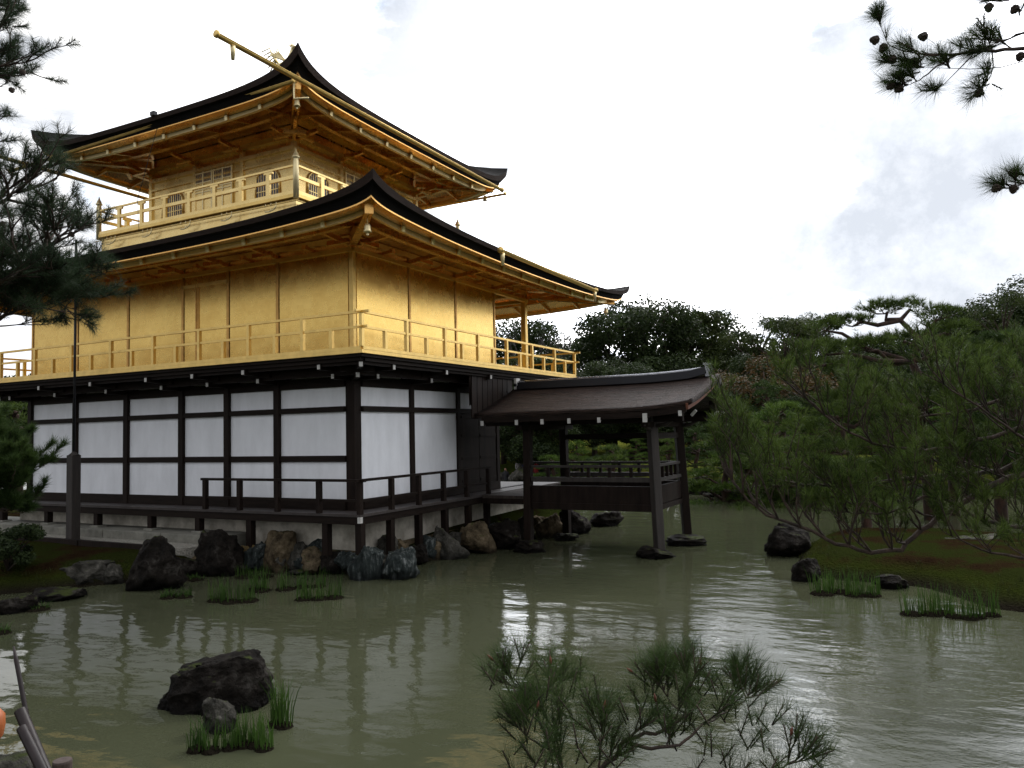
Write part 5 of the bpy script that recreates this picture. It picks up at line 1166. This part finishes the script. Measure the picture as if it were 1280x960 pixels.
# near pines: individual shoots of long needles
def near_pine(name, base, trunk, limbs, label, seed, mat, per=46, nl=.10, nw=.0022, twig=.10, sub=(.5, .26), density=1.0, droop=0.0, shoots_only=(), cones=(), cone_s=1.0, tr=.09, up=.25, lv=2, spr=(.25, 1.05)):
    rng = random.Random(seed); rs = np.random.RandomState(seed); o = empty(name, base); tag(o, label, 'pine'); B0 = Vector(base)
    tk = MB(); T = [Vector(t_) - B0 for t_ in trunk]; tk.tube(T, [lerp(tr, tr * .6, i / (len(T) - 1)) for i in range(len(T))], 10)
    br = MB(); SB = []; SD = []
    def shoot(p, d, L=twig):
        d = d.normalized(); e_ = p + d * L; br.tube([p, e_], [.0035, .0028], 4)
        SB.append(e_); SD.append(d)
    def grow(p, d, L, r, l):
        pts = [p]; q = d.normalized(); n = 4
        for i in range(n):
            q = (q + Vector((rng.uniform(-.22, .22), rng.uniform(-.22, .22), rng.uniform(-.16, .16) + up * .22 - droop * .1))).normalized(); pts.append(pts[-1] + q * L / n)
        br.tube(pts, [r, r * .85, r * .7, r * .55, r * .42], 5)
        if l <= 0:
            for i in (2, 3, 4):
                for _ in range(2 if i == 4 else 1): shoot(pts[i], q + Vector((rng.uniform(-.7, .7), rng.uniform(-.7, .7), rng.uniform(-.2, .7) + up)))
        else:
            for i in (1, 2, 3, 4):
                for _ in range(1 if rng.random() > density - 1 else 2):
                    if rng.random() > density: continue
                    grow(pts[i], q + Vector((rng.uniform(-.9, .9), rng.uniform(-.9, .9), rng.uniform(-.3, .5) + up)), L * rng.uniform(.5, .75), r * .55, l - 1)
    for (path, r0, sl, every) in limbs:
        P = [Vector(t_) - B0 for t_ in path]
        # smooth the path
        Q = []
        for i in range(len(P) - 1):
            for k in range(4):
                t_ = k / 4; p0 = P[max(0, i - 1)]; p3 = P[min(len(P) - 1, i + 2)]; p1, p2 = P[i], P[i + 1]
                Q.append(.5 * ((2 * p1) + (p2 - p0) * t_ + (2 * p0 - 5 * p1 + 4 * p2 - p3) * t_ * t_ + (3 * p1 - p0 - 3 * p2 + p3) * t_ ** 3))
        Q.append(P[-1]); Q = [q + Vector((rng.uniform(-1, 1), rng.uniform(-1, 1), rng.uniform(-1, 1))) * r0 * .5 if 0 < i < len(Q) - 1 else q for i, q in enumerate(Q)]
        br.tube(Q, [lerp(r0, r0 * .25, i / (len(Q) - 1)) for i in range(len(Q))], 7)
        for i in range(2, len(Q)):
            if (i % every) and i != len(Q) - 1: continue
            d = (Q[i] - Q[i - 1]).normalized(); s = d.cross(Vector((0, 0, 1))).normalized()
            for sg in (-1, 1):
                if rng.random() > density * .9: continue
                grow(Q[i], d * .7 + s * sg * rng.uniform(.2, 1.0) + Vector((0, 0, rng.uniform(-.35, .6) + up)), sl * rng.uniform(.6, 1.1), max(.004, r0 * .35), lv - 1)
        grow(Q[-1], (Q[-1] - Q[-3]), sl * .6, max(.004, r0 * .25), max(0, lv - 1))
    for (p, d, L) in shoots_only: shoot(Vector(p) - B0, Vector(d), L)
    tk.build('trunk', M['bark'], o); br.build('branches', M['bark'], o)
    V, F = needles_np(rs, np.array([tuple(v) for v in SB]), np.array([tuple(v) for v in SD]), per, nl, nw, spr, twig * .95)
    fast_mesh('foliage', V, F, M[mat], o)
    for (c, dr) in cones:
        b = MB(); c = Vector(c) - B0; dr = Vector(dr).normalized(); n = 12; s_ = cone_s
        prof = [(0, 0), (.012, .002), (.021, .012), (.022, .022), (.017, .036), (.009, .047), (0, .052)]
        rot = dr.to_track_quat('Z', 'Y'); V_ = []; F_ = []
        for j, (r, z) in enumerate(prof):
            for k in range(n): a = 6.283 * k / n + j * .26; rr_ = r * (1.14 if (k + j) % 2 else .86); V_.append(c + rot @ Vector((math.cos(a) * rr_ * s_, math.sin(a) * rr_ * s_, z * s_)))
        for j in range(len(prof) - 1):
            for k in range(n): F_.append((j * n + k, j * n + (k + 1) % n, (j + 1) * n + (k + 1) % n, (j + 1) * n + k))
        b.add(V_, F_); b.build('cone', M['cone'], o)
    return o, len(SB)
def px(*a): return [tuple(at_d(*q)) for q in a]
# left: boughs reaching in from a pine beside the path
g0 = at_d(-330, 760, 6.2); base = (g0.x, g0.y, gz(g0.x, g0.y))
tk = [base, at_d(-330, 500, 6.2), at_d(-300, 250, 6.1), at_d(-320, 0, 6.0), at_d(-300, -250, 6.0)]
lim = [(px((-300, 250, 6.1), (-150, 200, 6.0), (-60, 140, 5.9), (-20, 95, 5.8), (8, 60, 5.8)), .035, .40, 2),
       (px((-300, 250, 6.1), (-150, 230, 6.1), (-60, 180, 6.1), (-15, 130, 6.1), (10, 100, 6.1)), .03, .34, 2), (px((-310, 160, 6.1), (-120, 60, 6.0), (-45, 20, 6.0), (-5, 0, 6.0)), .03, .40, 2),
       (px((-300, 300, 6.1), (-140, 300, 5.9), (-40, 285, 5.8), (10, 258, 5.8), (45, 240, 5.8)), .035, .36, 2),
       (px((-310, 400, 6.1), (-160, 380, 6.3), (-60, 350, 6.3), (10, 320, 6.3), (60, 350, 6.3), (90, 372, 6.3)), .03, .34, 2), (px((-310, 420, 6.1), (-150, 400, 5.8), (-30, 370, 5.6), (30, 350, 5.6), (75, 320, 5.6), (100, 300, 5.6)), .035, .33, 2),
       (px((-310, 430, 6.1), (-150, 410, 6.2), (-60, 380, 6.2), (0, 340, 6.2), (45, 330, 6.2), (85, 345, 6.2)), .03, .36, 2), (px((-310, 440, 6.1), (-150, 440, 5.9), (-60, 425, 5.9), (0, 410, 5.9), (30, 395, 5.9), (60, 380, 5.9)), .025, .3, 2),]
near_pine('pine_tree', base, tk, lim, 'pine reaching in from the left edge with dense bluish needles and small cones', 41, 'needles_left', per=68, nl=.09, nw=.0024, twig=.10, density=1.06, up=.08, spr=(.45, 1.35), cones=[(at_d(u, v, 5.7), (.3, 0, -.6)) for u, v in ((122, 265), (120, 278), (113, 290), (27, 277), (52, 88), (38, 110))], cone_s=.9)
lp = [o for o in bpy.data.objects if o.get('label', '').startswith('pine reaching in')][0]; lp.location = lp.location - CR * .14
# left: dark lower pine in front of the veranda
g0 = at_d(-190, 700, 9.5); base = (g0.x, g0.y, gz(g0.x, g0.y))
tk = [base, at_d(-190, 600, 9.5), at_d(-180, 480, 9.5)]
lim = [(px((-190, 600, 9.5), (-100, 590, 9.4), (-40, 600, 9.3), (5, 590, 9.3)), .03, .36, 2), (px((-190, 620, 9.5), (-80, 625, 9.4), (-30, 620, 9.3), (8, 614, 9.3)), .03, .34, 2), (px((-185, 540, 9.5), (-80, 555, 9.6), (-40, 560, 9.6), (-12, 562, 9.6)), .03, .34, 2),
       (px((-190, 640, 9.5), (-70, 650, 9.4), (-15, 640, 9.4), (5, 640, 9.4)), .025, .3, 2)]
near_pine('pine_tree', base, tk, lim, 'dark low pine bough before the left end of the veranda', 42, 'needles', per=80, nl=.11, nw=.006, twig=.1, density=1.25)
# right: pine whose bare twigs droop over the water
g0 = at_d(1480, 720, 10.0); base = (g0.x, g0.y, gz(g0.x, g0.y))
tk = [base, at_d(1470, 640, 10), at_d(1440, 560, 10), at_d(1450, 440, 10), at_d(1430, 330, 10)]
lim = [(px((1450, 600, 10), (1340, 590, 9.8), (1260, 598, 9.6), (1200, 632, 9.5), (1150, 664, 9.4), (1115, 690, 9.3), (1060, 682, 9.2), (1000, 660, 9.1), (945, 635, 9.1), (915, 600, 9.1)), .045, .62, 2),
       (px((1450, 600, 10), (1330, 560, 9.9), (1250, 588, 9.8), (1190, 592, 9.7), (1120, 600, 9.6), (1040, 608, 9.5), (975, 600, 9.4), (930, 565, 9.4)), .04, .66, 2),
       (px((1445, 520, 10), (1340, 520, 9.8), (1260, 540, 9.6), (1190, 560, 9.5), (1120, 560, 9.4), (1060, 540, 9.3), (1010, 500, 9.3)), .035, .66, 2),
       (px((1450, 620, 10), (1360, 640, 9.6), (1290, 660, 9.4), (1230, 650, 9.3), (1170, 620, 9.2), (1110, 640, 9.2), (1060, 640, 9.2)), .035, .55, 2),
       (px((1445, 470, 10), (1350, 470, 10), (1270, 495, 10), (1200, 515, 10), (1130, 520, 10), (1085, 510, 10)), .035, .5, 2),
       (px((1440, 450, 10), (1360, 430, 10.4), (1290, 470, 10.4), (1240, 470, 10.4)), .03, .4, 2),
       (px((1445, 560, 10), (1360, 600, 9.4), (1300, 560, 9.2), (1240, 520, 9.1), (1180, 480, 9.1)), .03, .6, 2),
       (px((1450, 630, 10), (1380, 690, 9.3), (1310, 700, 9.0), (1240, 690, 8.9), (1190, 670, 8.9)), .03, .4, 3)]
near_pine('pine_tree', base, tk, lim, 'pine at the right edge with long bare twigs drooping over the pond', 43, 'needles_olive', per=20, nl=.13, nw=.0068, twig=.12, density=1.0, up=.45, spr=(.2, 1.0))
# top right: bough with cones
g0 = at_d(1750, 800, 4.2); base = (g0.x, g0.y, gz(g0.x, g0.y))
tk = [base, at_d(1750, 500, 4.2), at_d(1730, 200, 4.2), at_d(1720, -100, 4.2), at_d(1700, -300, 4.2)]
D1 = 3.6
lim = [(px((1725, 60, 4.2), (1500, 40, 3.9), (1340, 50, 3.7), (1270, 62, D1), (1220, 64, D1), (1175, 68, D1), (1150, 72, D1)), .014, .11, 3), (px((1500, 40, 3.9), (1360, 25, 3.7), (1290, 38, D1), (1255, 50, D1), (1238, 58, D1)), .008, .10, 3),
       (px((1725, 20, 4.2), (1500, -20, 3.9), (1340, -15, 3.7), (1290, -5, 3.6), (1262, 0, 3.6)), .01, .12, 3),
       (px((1725, 260, 4.2), (1500, 250, 3.9), (1340, 215, 3.7), (1295, 225, 3.7), (1270, 232, 3.7)), .01, .07, 4)]
def sh(u, v, du, dv, L=.05, d=D1): 
    a = at_d(u, v, d); b_ = at_d(u + du, v + dv, d); return (a, b_ - a, L)
so = [sh(1175, 68, -5, -20), sh(1165, 70, -30, -15), sh(1215, 60, -12, -25), sh(1200, 64, 3, -25), sh(1155, 72, -14, 10), sh(1140, 100, -30, 10), sh(1135, 95, -25, -12), sh(1130, 104, -20, 15), sh(1150, 90, -20, 5), sh(1237, 105, -14, 5), sh(1240, 105, 16, 8), sh(1232, 90, -25, 12), sh(1170, 108, -10, 5), sh(1100, 28, -5, -20, .03), sh(1108, 48, -3, -25, .04), sh(1275, 20, -5, -25), sh(1275, 15, 10, -20), sh(1240, 0, -20, 3), sh(1250, 232, -20, 5, .04, 3.7), sh(1255, 228, -5, -16, .04, 3.7), sh(1270, 224, 3, -15, .04, 3.7)]
lim += [(px((1200, 66, D1), (1170, 84, D1), (1150, 100, D1), (1135, 106, D1)), .005, .05, 9), (px((1175, 68, D1), (1140, 66, D1), (1115, 58, D1), (1108, 50, D1), (1100, 30, D1)), .004, .03, 9), (px((1150, 72, D1), (1130, 75, D1), (1118, 78, D1)), .004, .03, 9),
        (px((1240, 60, D1), (1241, 85, D1), (1236, 98, D1), (1228, 110, D1)), .0035, .03, 9), (px((1215, 70, D1), (1190, 95, D1), (1172, 112, D1)), .003, .03, 9), (px((1300, 70, D1), (1250, 84, D1), (1200, 86, D1), (1155, 84, D1)), .003, .03, 9)]
near_pine('pine_tree', base, tk, lim, 'pine bough with dark cones hanging in from the top right corner', 44, 'needles', per=60, nl=.09, nw=.0013, twig=.06, density=.85, lv=1, cone_s=.88, spr=(.25, 1.2), shoots_only=so,
  cones=[(at_d(1099, 51, D1), (-.9, -.45, .2)), (at_d(1108, 56, D1), (-.6, -.3, -.7)), (at_d(1120, 73, D1), (-.7, -.4, -.2)), (at_d(1128, 92, D1), (-.5, -.3, -.2)), (at_d(1118, 104, D1), (-.6, -.3, -.5)), (at_d(1128, 108, D1), (-.5, -.3, -.4)), (at_d(1148, 80, D1), (-.3, 0, .3)), (at_d(1160, 46, D1), (-.3, 0, .1)), (at_d(1236, 4, D1), (0, 0, -1)), (at_d(1272, 8, D1), (-.4, -.2, -.5)), (at_d(1278, 66, D1), (-.4, -.2, -.8)), (at_d(1227, 112, D1), (-.4, -.2, -.6)), (at_d(1249, 232, 3.7), (-.6, -.3, -.6)), (at_d(1268, 231, 3.7), (-.2, -.1, -.9)), (at_d(1266, 221, 3.7), (.1, .1, .8))])
# bottom: young pine on the near bank
base_p = at_d(700, 1200, 3.1); base = (base_p.x, base_p.y, gz(base_p.x, base_p.y) - .1)
tk = [base, at_d(715, 1120, 3.1), at_d(722, 1040, 3.1)]
def bsh(u, v, du, dv, d, L=.10): a = at_d(u, v, d); b_ = at_d(u + du, v + dv, d - .02); return (a, b_ - a, L)
bs = [(640, 850, -8, -30, 3.3), (636, 845, -22, -22, 3.3), (655, 850, 14, -28, 3.3), (690, 858, -2, -36, 3.2), (684, 868, 12, -34, 3.1), (725, 850, 2, -38, 3.3), (712, 866, 10, -30, 3.2), (650, 905, -14, -32, 3.1), (645, 925, -20, -20, 3.1), (668, 915, 4, -30, 3.0), (700, 905, -4, -34, 3.0),
      (752, 915, 4, -34, 3.0), (745, 925, -14, -28, 2.95), (765, 925, 14, -26, 3.0), (750, 950, 0, -30, 2.9), (822, 850, 6, -32, 3.3), (812, 858, -22, -18, 3.3), (845, 862, -6, -32, 3.2), (852, 880, 8, -34, 3.1), (838, 890, -18, -22, 3.1), (872, 862, 4, -34, 3.2), (880, 870, 18, -24, 3.2), (915, 850, 2, -32, 3.4), (928, 856, 14, -26, 3.4), (905, 862, -12, -26, 3.4), (940, 870, 20, -16, 3.3), (935, 885, 18, -20, 3.2),
      (800, 880, -16, -24, 3.2), (826, 905, -6, -28, 3.0), (862, 905, 6, -28, 3.0), (905, 900, 14, -26, 3.1), (925, 920, 10, -28, 3.0), (880, 945, 4, -30, 2.9), (900, 955, 18, -24, 2.9), (955, 940, -4, -28, 2.9), (985, 950, 4, -32, 2.8), (1005, 945, 18, -30, 2.8), (975, 962, -14, -26, 2.8), (1010, 965, 20, -18, 2.8), (690, 945, -6, -32, 2.9), (670, 955, -18, -26, 2.9), (720, 955, 10, -30, 2.9), (640, 965, -12, -28, 3.0), (785, 900, -8, -20, 3.0), (700, 965, -4, -20, 2.9), (660, 872, -14, -20, 3.1), (945, 905, 12, -24, 3.1)]
lim = [(px((720, 1060, 3.05), (740, 985, 3.0), (768, 945, 3.0), (785, 925, 3.0), (830, 912, 3.0), (855, 890, 3.05), (862, 860, 3.1)), .013, .1, 6), (px((785, 928, 3.0), (815, 935, 2.95), (850, 930, 2.95), (880, 905, 3.0), (925, 880, 3.2), (935, 870, 3.3)), .008, .08, 6),
       (px((715, 1050, 3.05), (705, 980, 3.0), (695, 940, 3.0), (675, 900, 3.05), (655, 870, 3.2), (640, 850, 3.3)), .010, .09, 6), (px((705, 985, 3.0), (698, 935, 3.0), (690, 890, 3.1), (690, 865, 3.2)), .007, .08, 6), (px((740, 985, 3.0), (750, 950, 2.95), (752, 915, 3.0)), .007, .08, 6),
       (px((695, 940, 3.0), (670, 928, 3.05), (650, 912, 3.1)), .006, .07, 6), (px((722, 1050, 3.05), (850, 1010, 2.85), (930, 980, 2.8), (985, 955, 2.8)), .010, .1, 6), (px((830, 912, 3.0), (815, 885, 3.2), (818, 855, 3.3)), .006, .07, 6), (px((855, 890, 3.05), (840, 880, 3.15), (830, 862, 3.2)), .005, .07, 6), (px((880, 905, 3.0), (905, 890, 3.3), (916, 855, 3.4)), .005, .07, 6)]
rj = random.Random(9)
near_pine('young_pine', base, tk, lim, 'young pine with upright needle tufts and red buds at the bottom edge', 45, 'needles', per=52, nl=.105, nw=.0016, twig=.10, density=.9, lv=1, tr=.02, spr=(.3, 1.2), shoots_only=[bsh(*s) for s in bs] + [bsh(s[0] + rj.uniform(-26, 26), s[1] + rj.uniform(0, 46), rj.uniform(-22, 22), -rj.uniform(16, 32), s[4] - rj.uniform(-.1, .2)) for s in bs for _ in range(2)])
yp = [o for o in bpy.data.objects if o.name.startswith('young_pine')][0]
for k in (1, 3, 9, 11, 16, 20, 35, 28):
    s = bs[k]; a, d_, L = bsh(*s); tip = Vector(a) + Vector(d_).normalized() * (L + .0); b = MB(); q = Vector(yp.location); u_ = Vector(d_).normalized()
    b.tube([tip - q, tip + u_ * .015 - q, tip + u_ * .035 - q], [.005, .006, .001], 6); b.build('bud', M['bud'], yp)

# shrubs
def shrub(u, v, w, h, seed, label, mat='shrub_leaf', zb=None, leaf=.028, per=520, d=None):
    p = at_z(u, v, .1 if zb is None else zb) if d is None else at_d(u, v, d); s = (p - CP).dot(CF) / FPX; W = w * s; H = h * s; g = gz(p.x, p.y); rs = np.random.RandomState(seed); rng = random.Random(seed)
    o = empty('shrub', (p.x, p.y, g)); tag(o, label, 'shrub'); cs = []; rr = []; tb = MB(); n = 14
    for k in range(n):
        a = rng.uniform(0, 6.28); r = rng.uniform(.1, .5) * W; c = (math.cos(a) * r, math.sin(a) * r * .7, rng.uniform(.2, .85) * H); cs.append(c); q = rng.uniform(.14, .24) * W; rr.append((q, q, q * .6)); tb.tube([(0, 0, 0), (c[0] * .5, c[1] * .5, c[2] * .6), c], [.02, .014, .005], 5)
    V, F = leaves_np(rs, cs, rr, per, leaf, shell=.3); tb.build('stems', M['bark'], o); fast_mesh('foliage', V, F, M[mat], o)
shrub(10, 715, 80, 62, 1, 'dark leafy shrub on the left bank under the pine bough'); shrub(48, 725, 56, 44, 2, 'dark leafy shrub with light leaf tips right of the larger left shrub'); shrub(-30, 740, 90, 60, 3, 'dark shrub cut by the left edge at the shore')
shrub(117, 726, 34, 24, 4, 'small yellow green shrub between the low grey stones', 'leaves_green', per=90, leaf=.03); shrub(75, 735, 40, 24, 5, 'low dark shrub hanging to the water left of the grey stones', per=150)

# near bank: bamboo spout pipes, stake, stump, orange ball
def pipe(u, v, d, du, dv, L, r, label, seed):
    a = at_d(u, v, d); b_ = at_d(u + du, v + dv, d - .12); dr = (b_ - a).normalized(); e_ = a + dr * L
    o = empty('bamboo_pipe', e_); tag(o, label, 'pipe', 'bamboo pipes at the near bank'); m_ = MB(); A = a - e_
    m_.tube([A, A + dr * .25, A + dr * .26, A + dr * .27, A + dr * L], [r, r, r * 1.08, r, r], 16, False); m_.tube([A + dr * .0005, A + dr * .01], [r * .8, r * .8], 16, False)
    n = 16; ref = dr.orthogonal().normalized(); bb = dr.cross(ref); V = []
    for rr_ in (r, r * .78):
        for k in range(n): an = 6.283 * k / n; V.append(A + (ref * math.cos(an) + bb * math.sin(an)) * rr_)
    m_.add(V, [(k, (k + 1) % n, n + (k + 1) % n, n + k) for k in range(n)]); m_.build('culm', M['bamboo'], o)
    i_ = MB(); i_.tube([A + dr * .001, A + dr * .12], [r * .785, r * .77], 16, False); i_.add([A + dr * .12 + (ref * math.cos(6.283 * k / n) + bb * math.sin(6.283 * k / n)) * r * .78 for k in range(n)], [tuple(range(n))]); i_.build('bore', M['bamboo_in'], o)
pipe(25, 888, 2.5, 42, 100, 1.1, .0175, 'longer hollow bamboo pipe slanting at the near bank, behind the other', 1)
pipe(27, 910, 2.4, 42, 85, 1.1, .0150, 'shorter hollow bamboo pipe slanting in front of the longer one', 2)
a = at_d(17, 808, 2.9); b_ = at_d(40, 930, 2.8); dr = (b_ - a).normalized(); o = empty('stake', a + dr * 1.6); tag(o, 'thin dark pointed stake leaning over the water at the left edge', 'stake')
m_ = MB(); A = -dr * 1.6; m_.tube([A, A + dr * .05, A + dr * .8, A + dr * 1.6], [.003, .008, .010, .012], 8); m_.build('shaft', M['bamboo'], o)
a = at_d(78, 950, 2.35); o = empty('stump_post', a - Vector((0, 0, .9))); tag(o, 'short round wooden post with a pale cut top at the bottom left edge', 'post')
m_ = MB(); m_.tube([(0, 0, 0), (0, 0, .895)], .027, 18, False); m_.build('shaft', M['bark'], o); m_ = MB(); m_.lathe((0, 0, .9), [(.027, -.006), (.0255, 0), (.012, .002), (0, .001)], 18, False); m_.build('cut_top', M['cut_wood'], o)
a = at_d(-12, 908, 1.95); o = empty('float', a - Vector((0, 0, 1.0))); tag(o, 'unidentified smooth orange rounded object peeking in at the left edge', 'float')  # plain ball on an added cane, standing in for an unidentified thing
m_ = MB(); m_.lathe((0, 0, 1.0), [(0, .045), (.018, .042), (.031, .025), (.032, 0), (.028, -.024), (.018, -.038), (0, -.042)], 24); m_.build('ball', M['orange'], o); m_ = MB(); m_.tube([(0, 0, -.1), (0, 0, .955)], .008, 8); m_.build('cane', M['bamboo'], o)

# far fence and visitors
def fence(u0, v0, u1, v1, d, label):
    a = at_d(u0, v0, d); b_ = at_d(u1, v1, d); a.z = gz(a.x, a.y); b_.z = gz(b_.x, b_.y); o = empty('fence', a); tag(o, label, 'fence'); n = int((b_ - a).length / 1.4); D = b_ - a
    r = MB(); r.beam((0, 0, .72), D + Vector((0, 0, .72)), .07, .07); r.beam((0, 0, .42), D + Vector((0, 0, .42)), .06, .06); r.build('rails', M['grey_wood'], o)
    for k in range(n + 1): p = D * (k / n); c = MB(); c.box(p.x - .05, p.x + .05, p.y - .05, p.y + .05, p.z - .3, p.z + .8); c.build('fence_post', M['grey_wood'], o)
fence(585, 560, 740, 560, 43, 'low two rail wooden fence before the visitors on the far bank')
def person(u, d, seed, top, label, arm=0):
    import bmesh
    p = at_d(u, 540, d); g0 = gz(p.x, p.y); rnd = random.Random(seed); h = rnd.uniform(1.58, 1.76); s = h / 1.7
    J = {'pel': (0, 0, .92, .13), 'sp': (0, 0, 1.12, .125), 'ch': (0, 0, 1.34, .15), 'nk': (0, 0, 1.47, .055), 'hd': (0, 0, 1.60, .095), 'ht': (0, 0, 1.66, .085),
         'ls': (.17, 0, 1.38, .06), 'le': (.23, .02, 1.12, .045), 'lw': (.2, -.1 - .1 * arm, .92 + .3 * arm, .035), 'rs': (-.17, 0, 1.38, .06), 're': (-.23, .02, 1.12, .045), 'rw': (-.2, -.08, .9, .035),
         'lh': (.09, 0, .88, .09), 'lk': (.1, -.03, .5, .06), 'lf': (.1, 0, .08, .045), 'lt': (.11, -.16, .04, .035), 'rh': (-.09, 0, .88, .09), 'rk': (-.1, .02, .5, .06), 'rf': (-.1, .05, .08, .045), 'rt': (-.11, -.1, .04, .035)}
    E_ = [('pel', 'sp'), ('sp', 'ch'), ('ch', 'nk'), ('nk', 'hd'), ('hd', 'ht'), ('ch', 'ls'), ('ls', 'le'), ('le', 'lw'), ('ch', 'rs'), ('rs', 're'), ('re', 'rw'), ('pel', 'lh'), ('lh', 'lk'), ('lk', 'lf'), ('lf', 'lt'), ('pel', 'rh'), ('rh', 'rk'), ('rk', 'rf'), ('rf', 'rt')]
    ks = list(J); me = bpy.data.meshes.new('body'); me.from_pydata([tuple(c * s for c in J[k][:3]) for k in ks], [(ks.index(a_), ks.index(c_)) for a_, c_ in E_], [])
    o = link('person', me); o.location = (p.x, p.y, g0); o.rotation_euler = (0, 0, rnd.uniform(-.6, .6) + .5)
    sk = o.modifiers.new('skin', 'SKIN'); sl = me.skin_vertices[0].data
    for i, k in enumerate(ks): sl[i].radius = (J[k][3] * s, J[k][3] * s * (.8 if k in ('ch', 'sp', 'pel') else 1)); sl[i].use_root = (k == 'pel')
    ss = o.modifiers.new('sub', 'SUBSURF'); ss.levels = 1; ss.render_levels = 1
    dg = bpy.context.evaluated_depsgraph_get(); dg.update(); ev = bpy.data.meshes.new_from_object(o.evaluated_get(dg)); o.modifiers.clear(); o.data = ev
    ev.materials.clear()
    for m_ in (top, 'cloth_dark', 'skin', 'hair'): ev.materials.append(M[m_])
    for pl_ in ev.polygons:
        z = pl_.center.z / s; y = pl_.center.y; pl_.material_index = 1 if z < .95 and abs(pl_.center.x) < .18 else (3 if z > 1.6 and y > -.03 else (2 if z > 1.49 else 0)); pl_.use_smooth = True
    tag(o, label, 'person', 'visitors on the far path')
person(640, 47, 1, 'cloth_blue', 'far visitor in a dark blue jacket left of the front pavilion post'); person(648, 48, 2, 'cloth_pale', 'far visitor in pale clothes between two darker ones'); person(656, 47.5, 3, 'cloth_blue', 'far visitor in blue nearest the pavilion post on its left')
person(669, 47, 4, 'cloth_red', 'far visitor in a red coat just right of the front pavilion post', 1); person(676, 48, 5, 'cloth_dark', 'far visitor in black beside the one in red'); person(682, 48.5, 6, 'cloth_dark', 'far visitor in black farthest right'); person(631, 48, 7, 'cloth_dark', 'far visitor in dark clothes close to the hall wall')
for o in list(bpy.data.objects):
    if 'h' in o.keys(): del o['h']
    if o.parent is None and o.type == 'EMPTY' and not o.children: bpy.data.objects.remove(o)
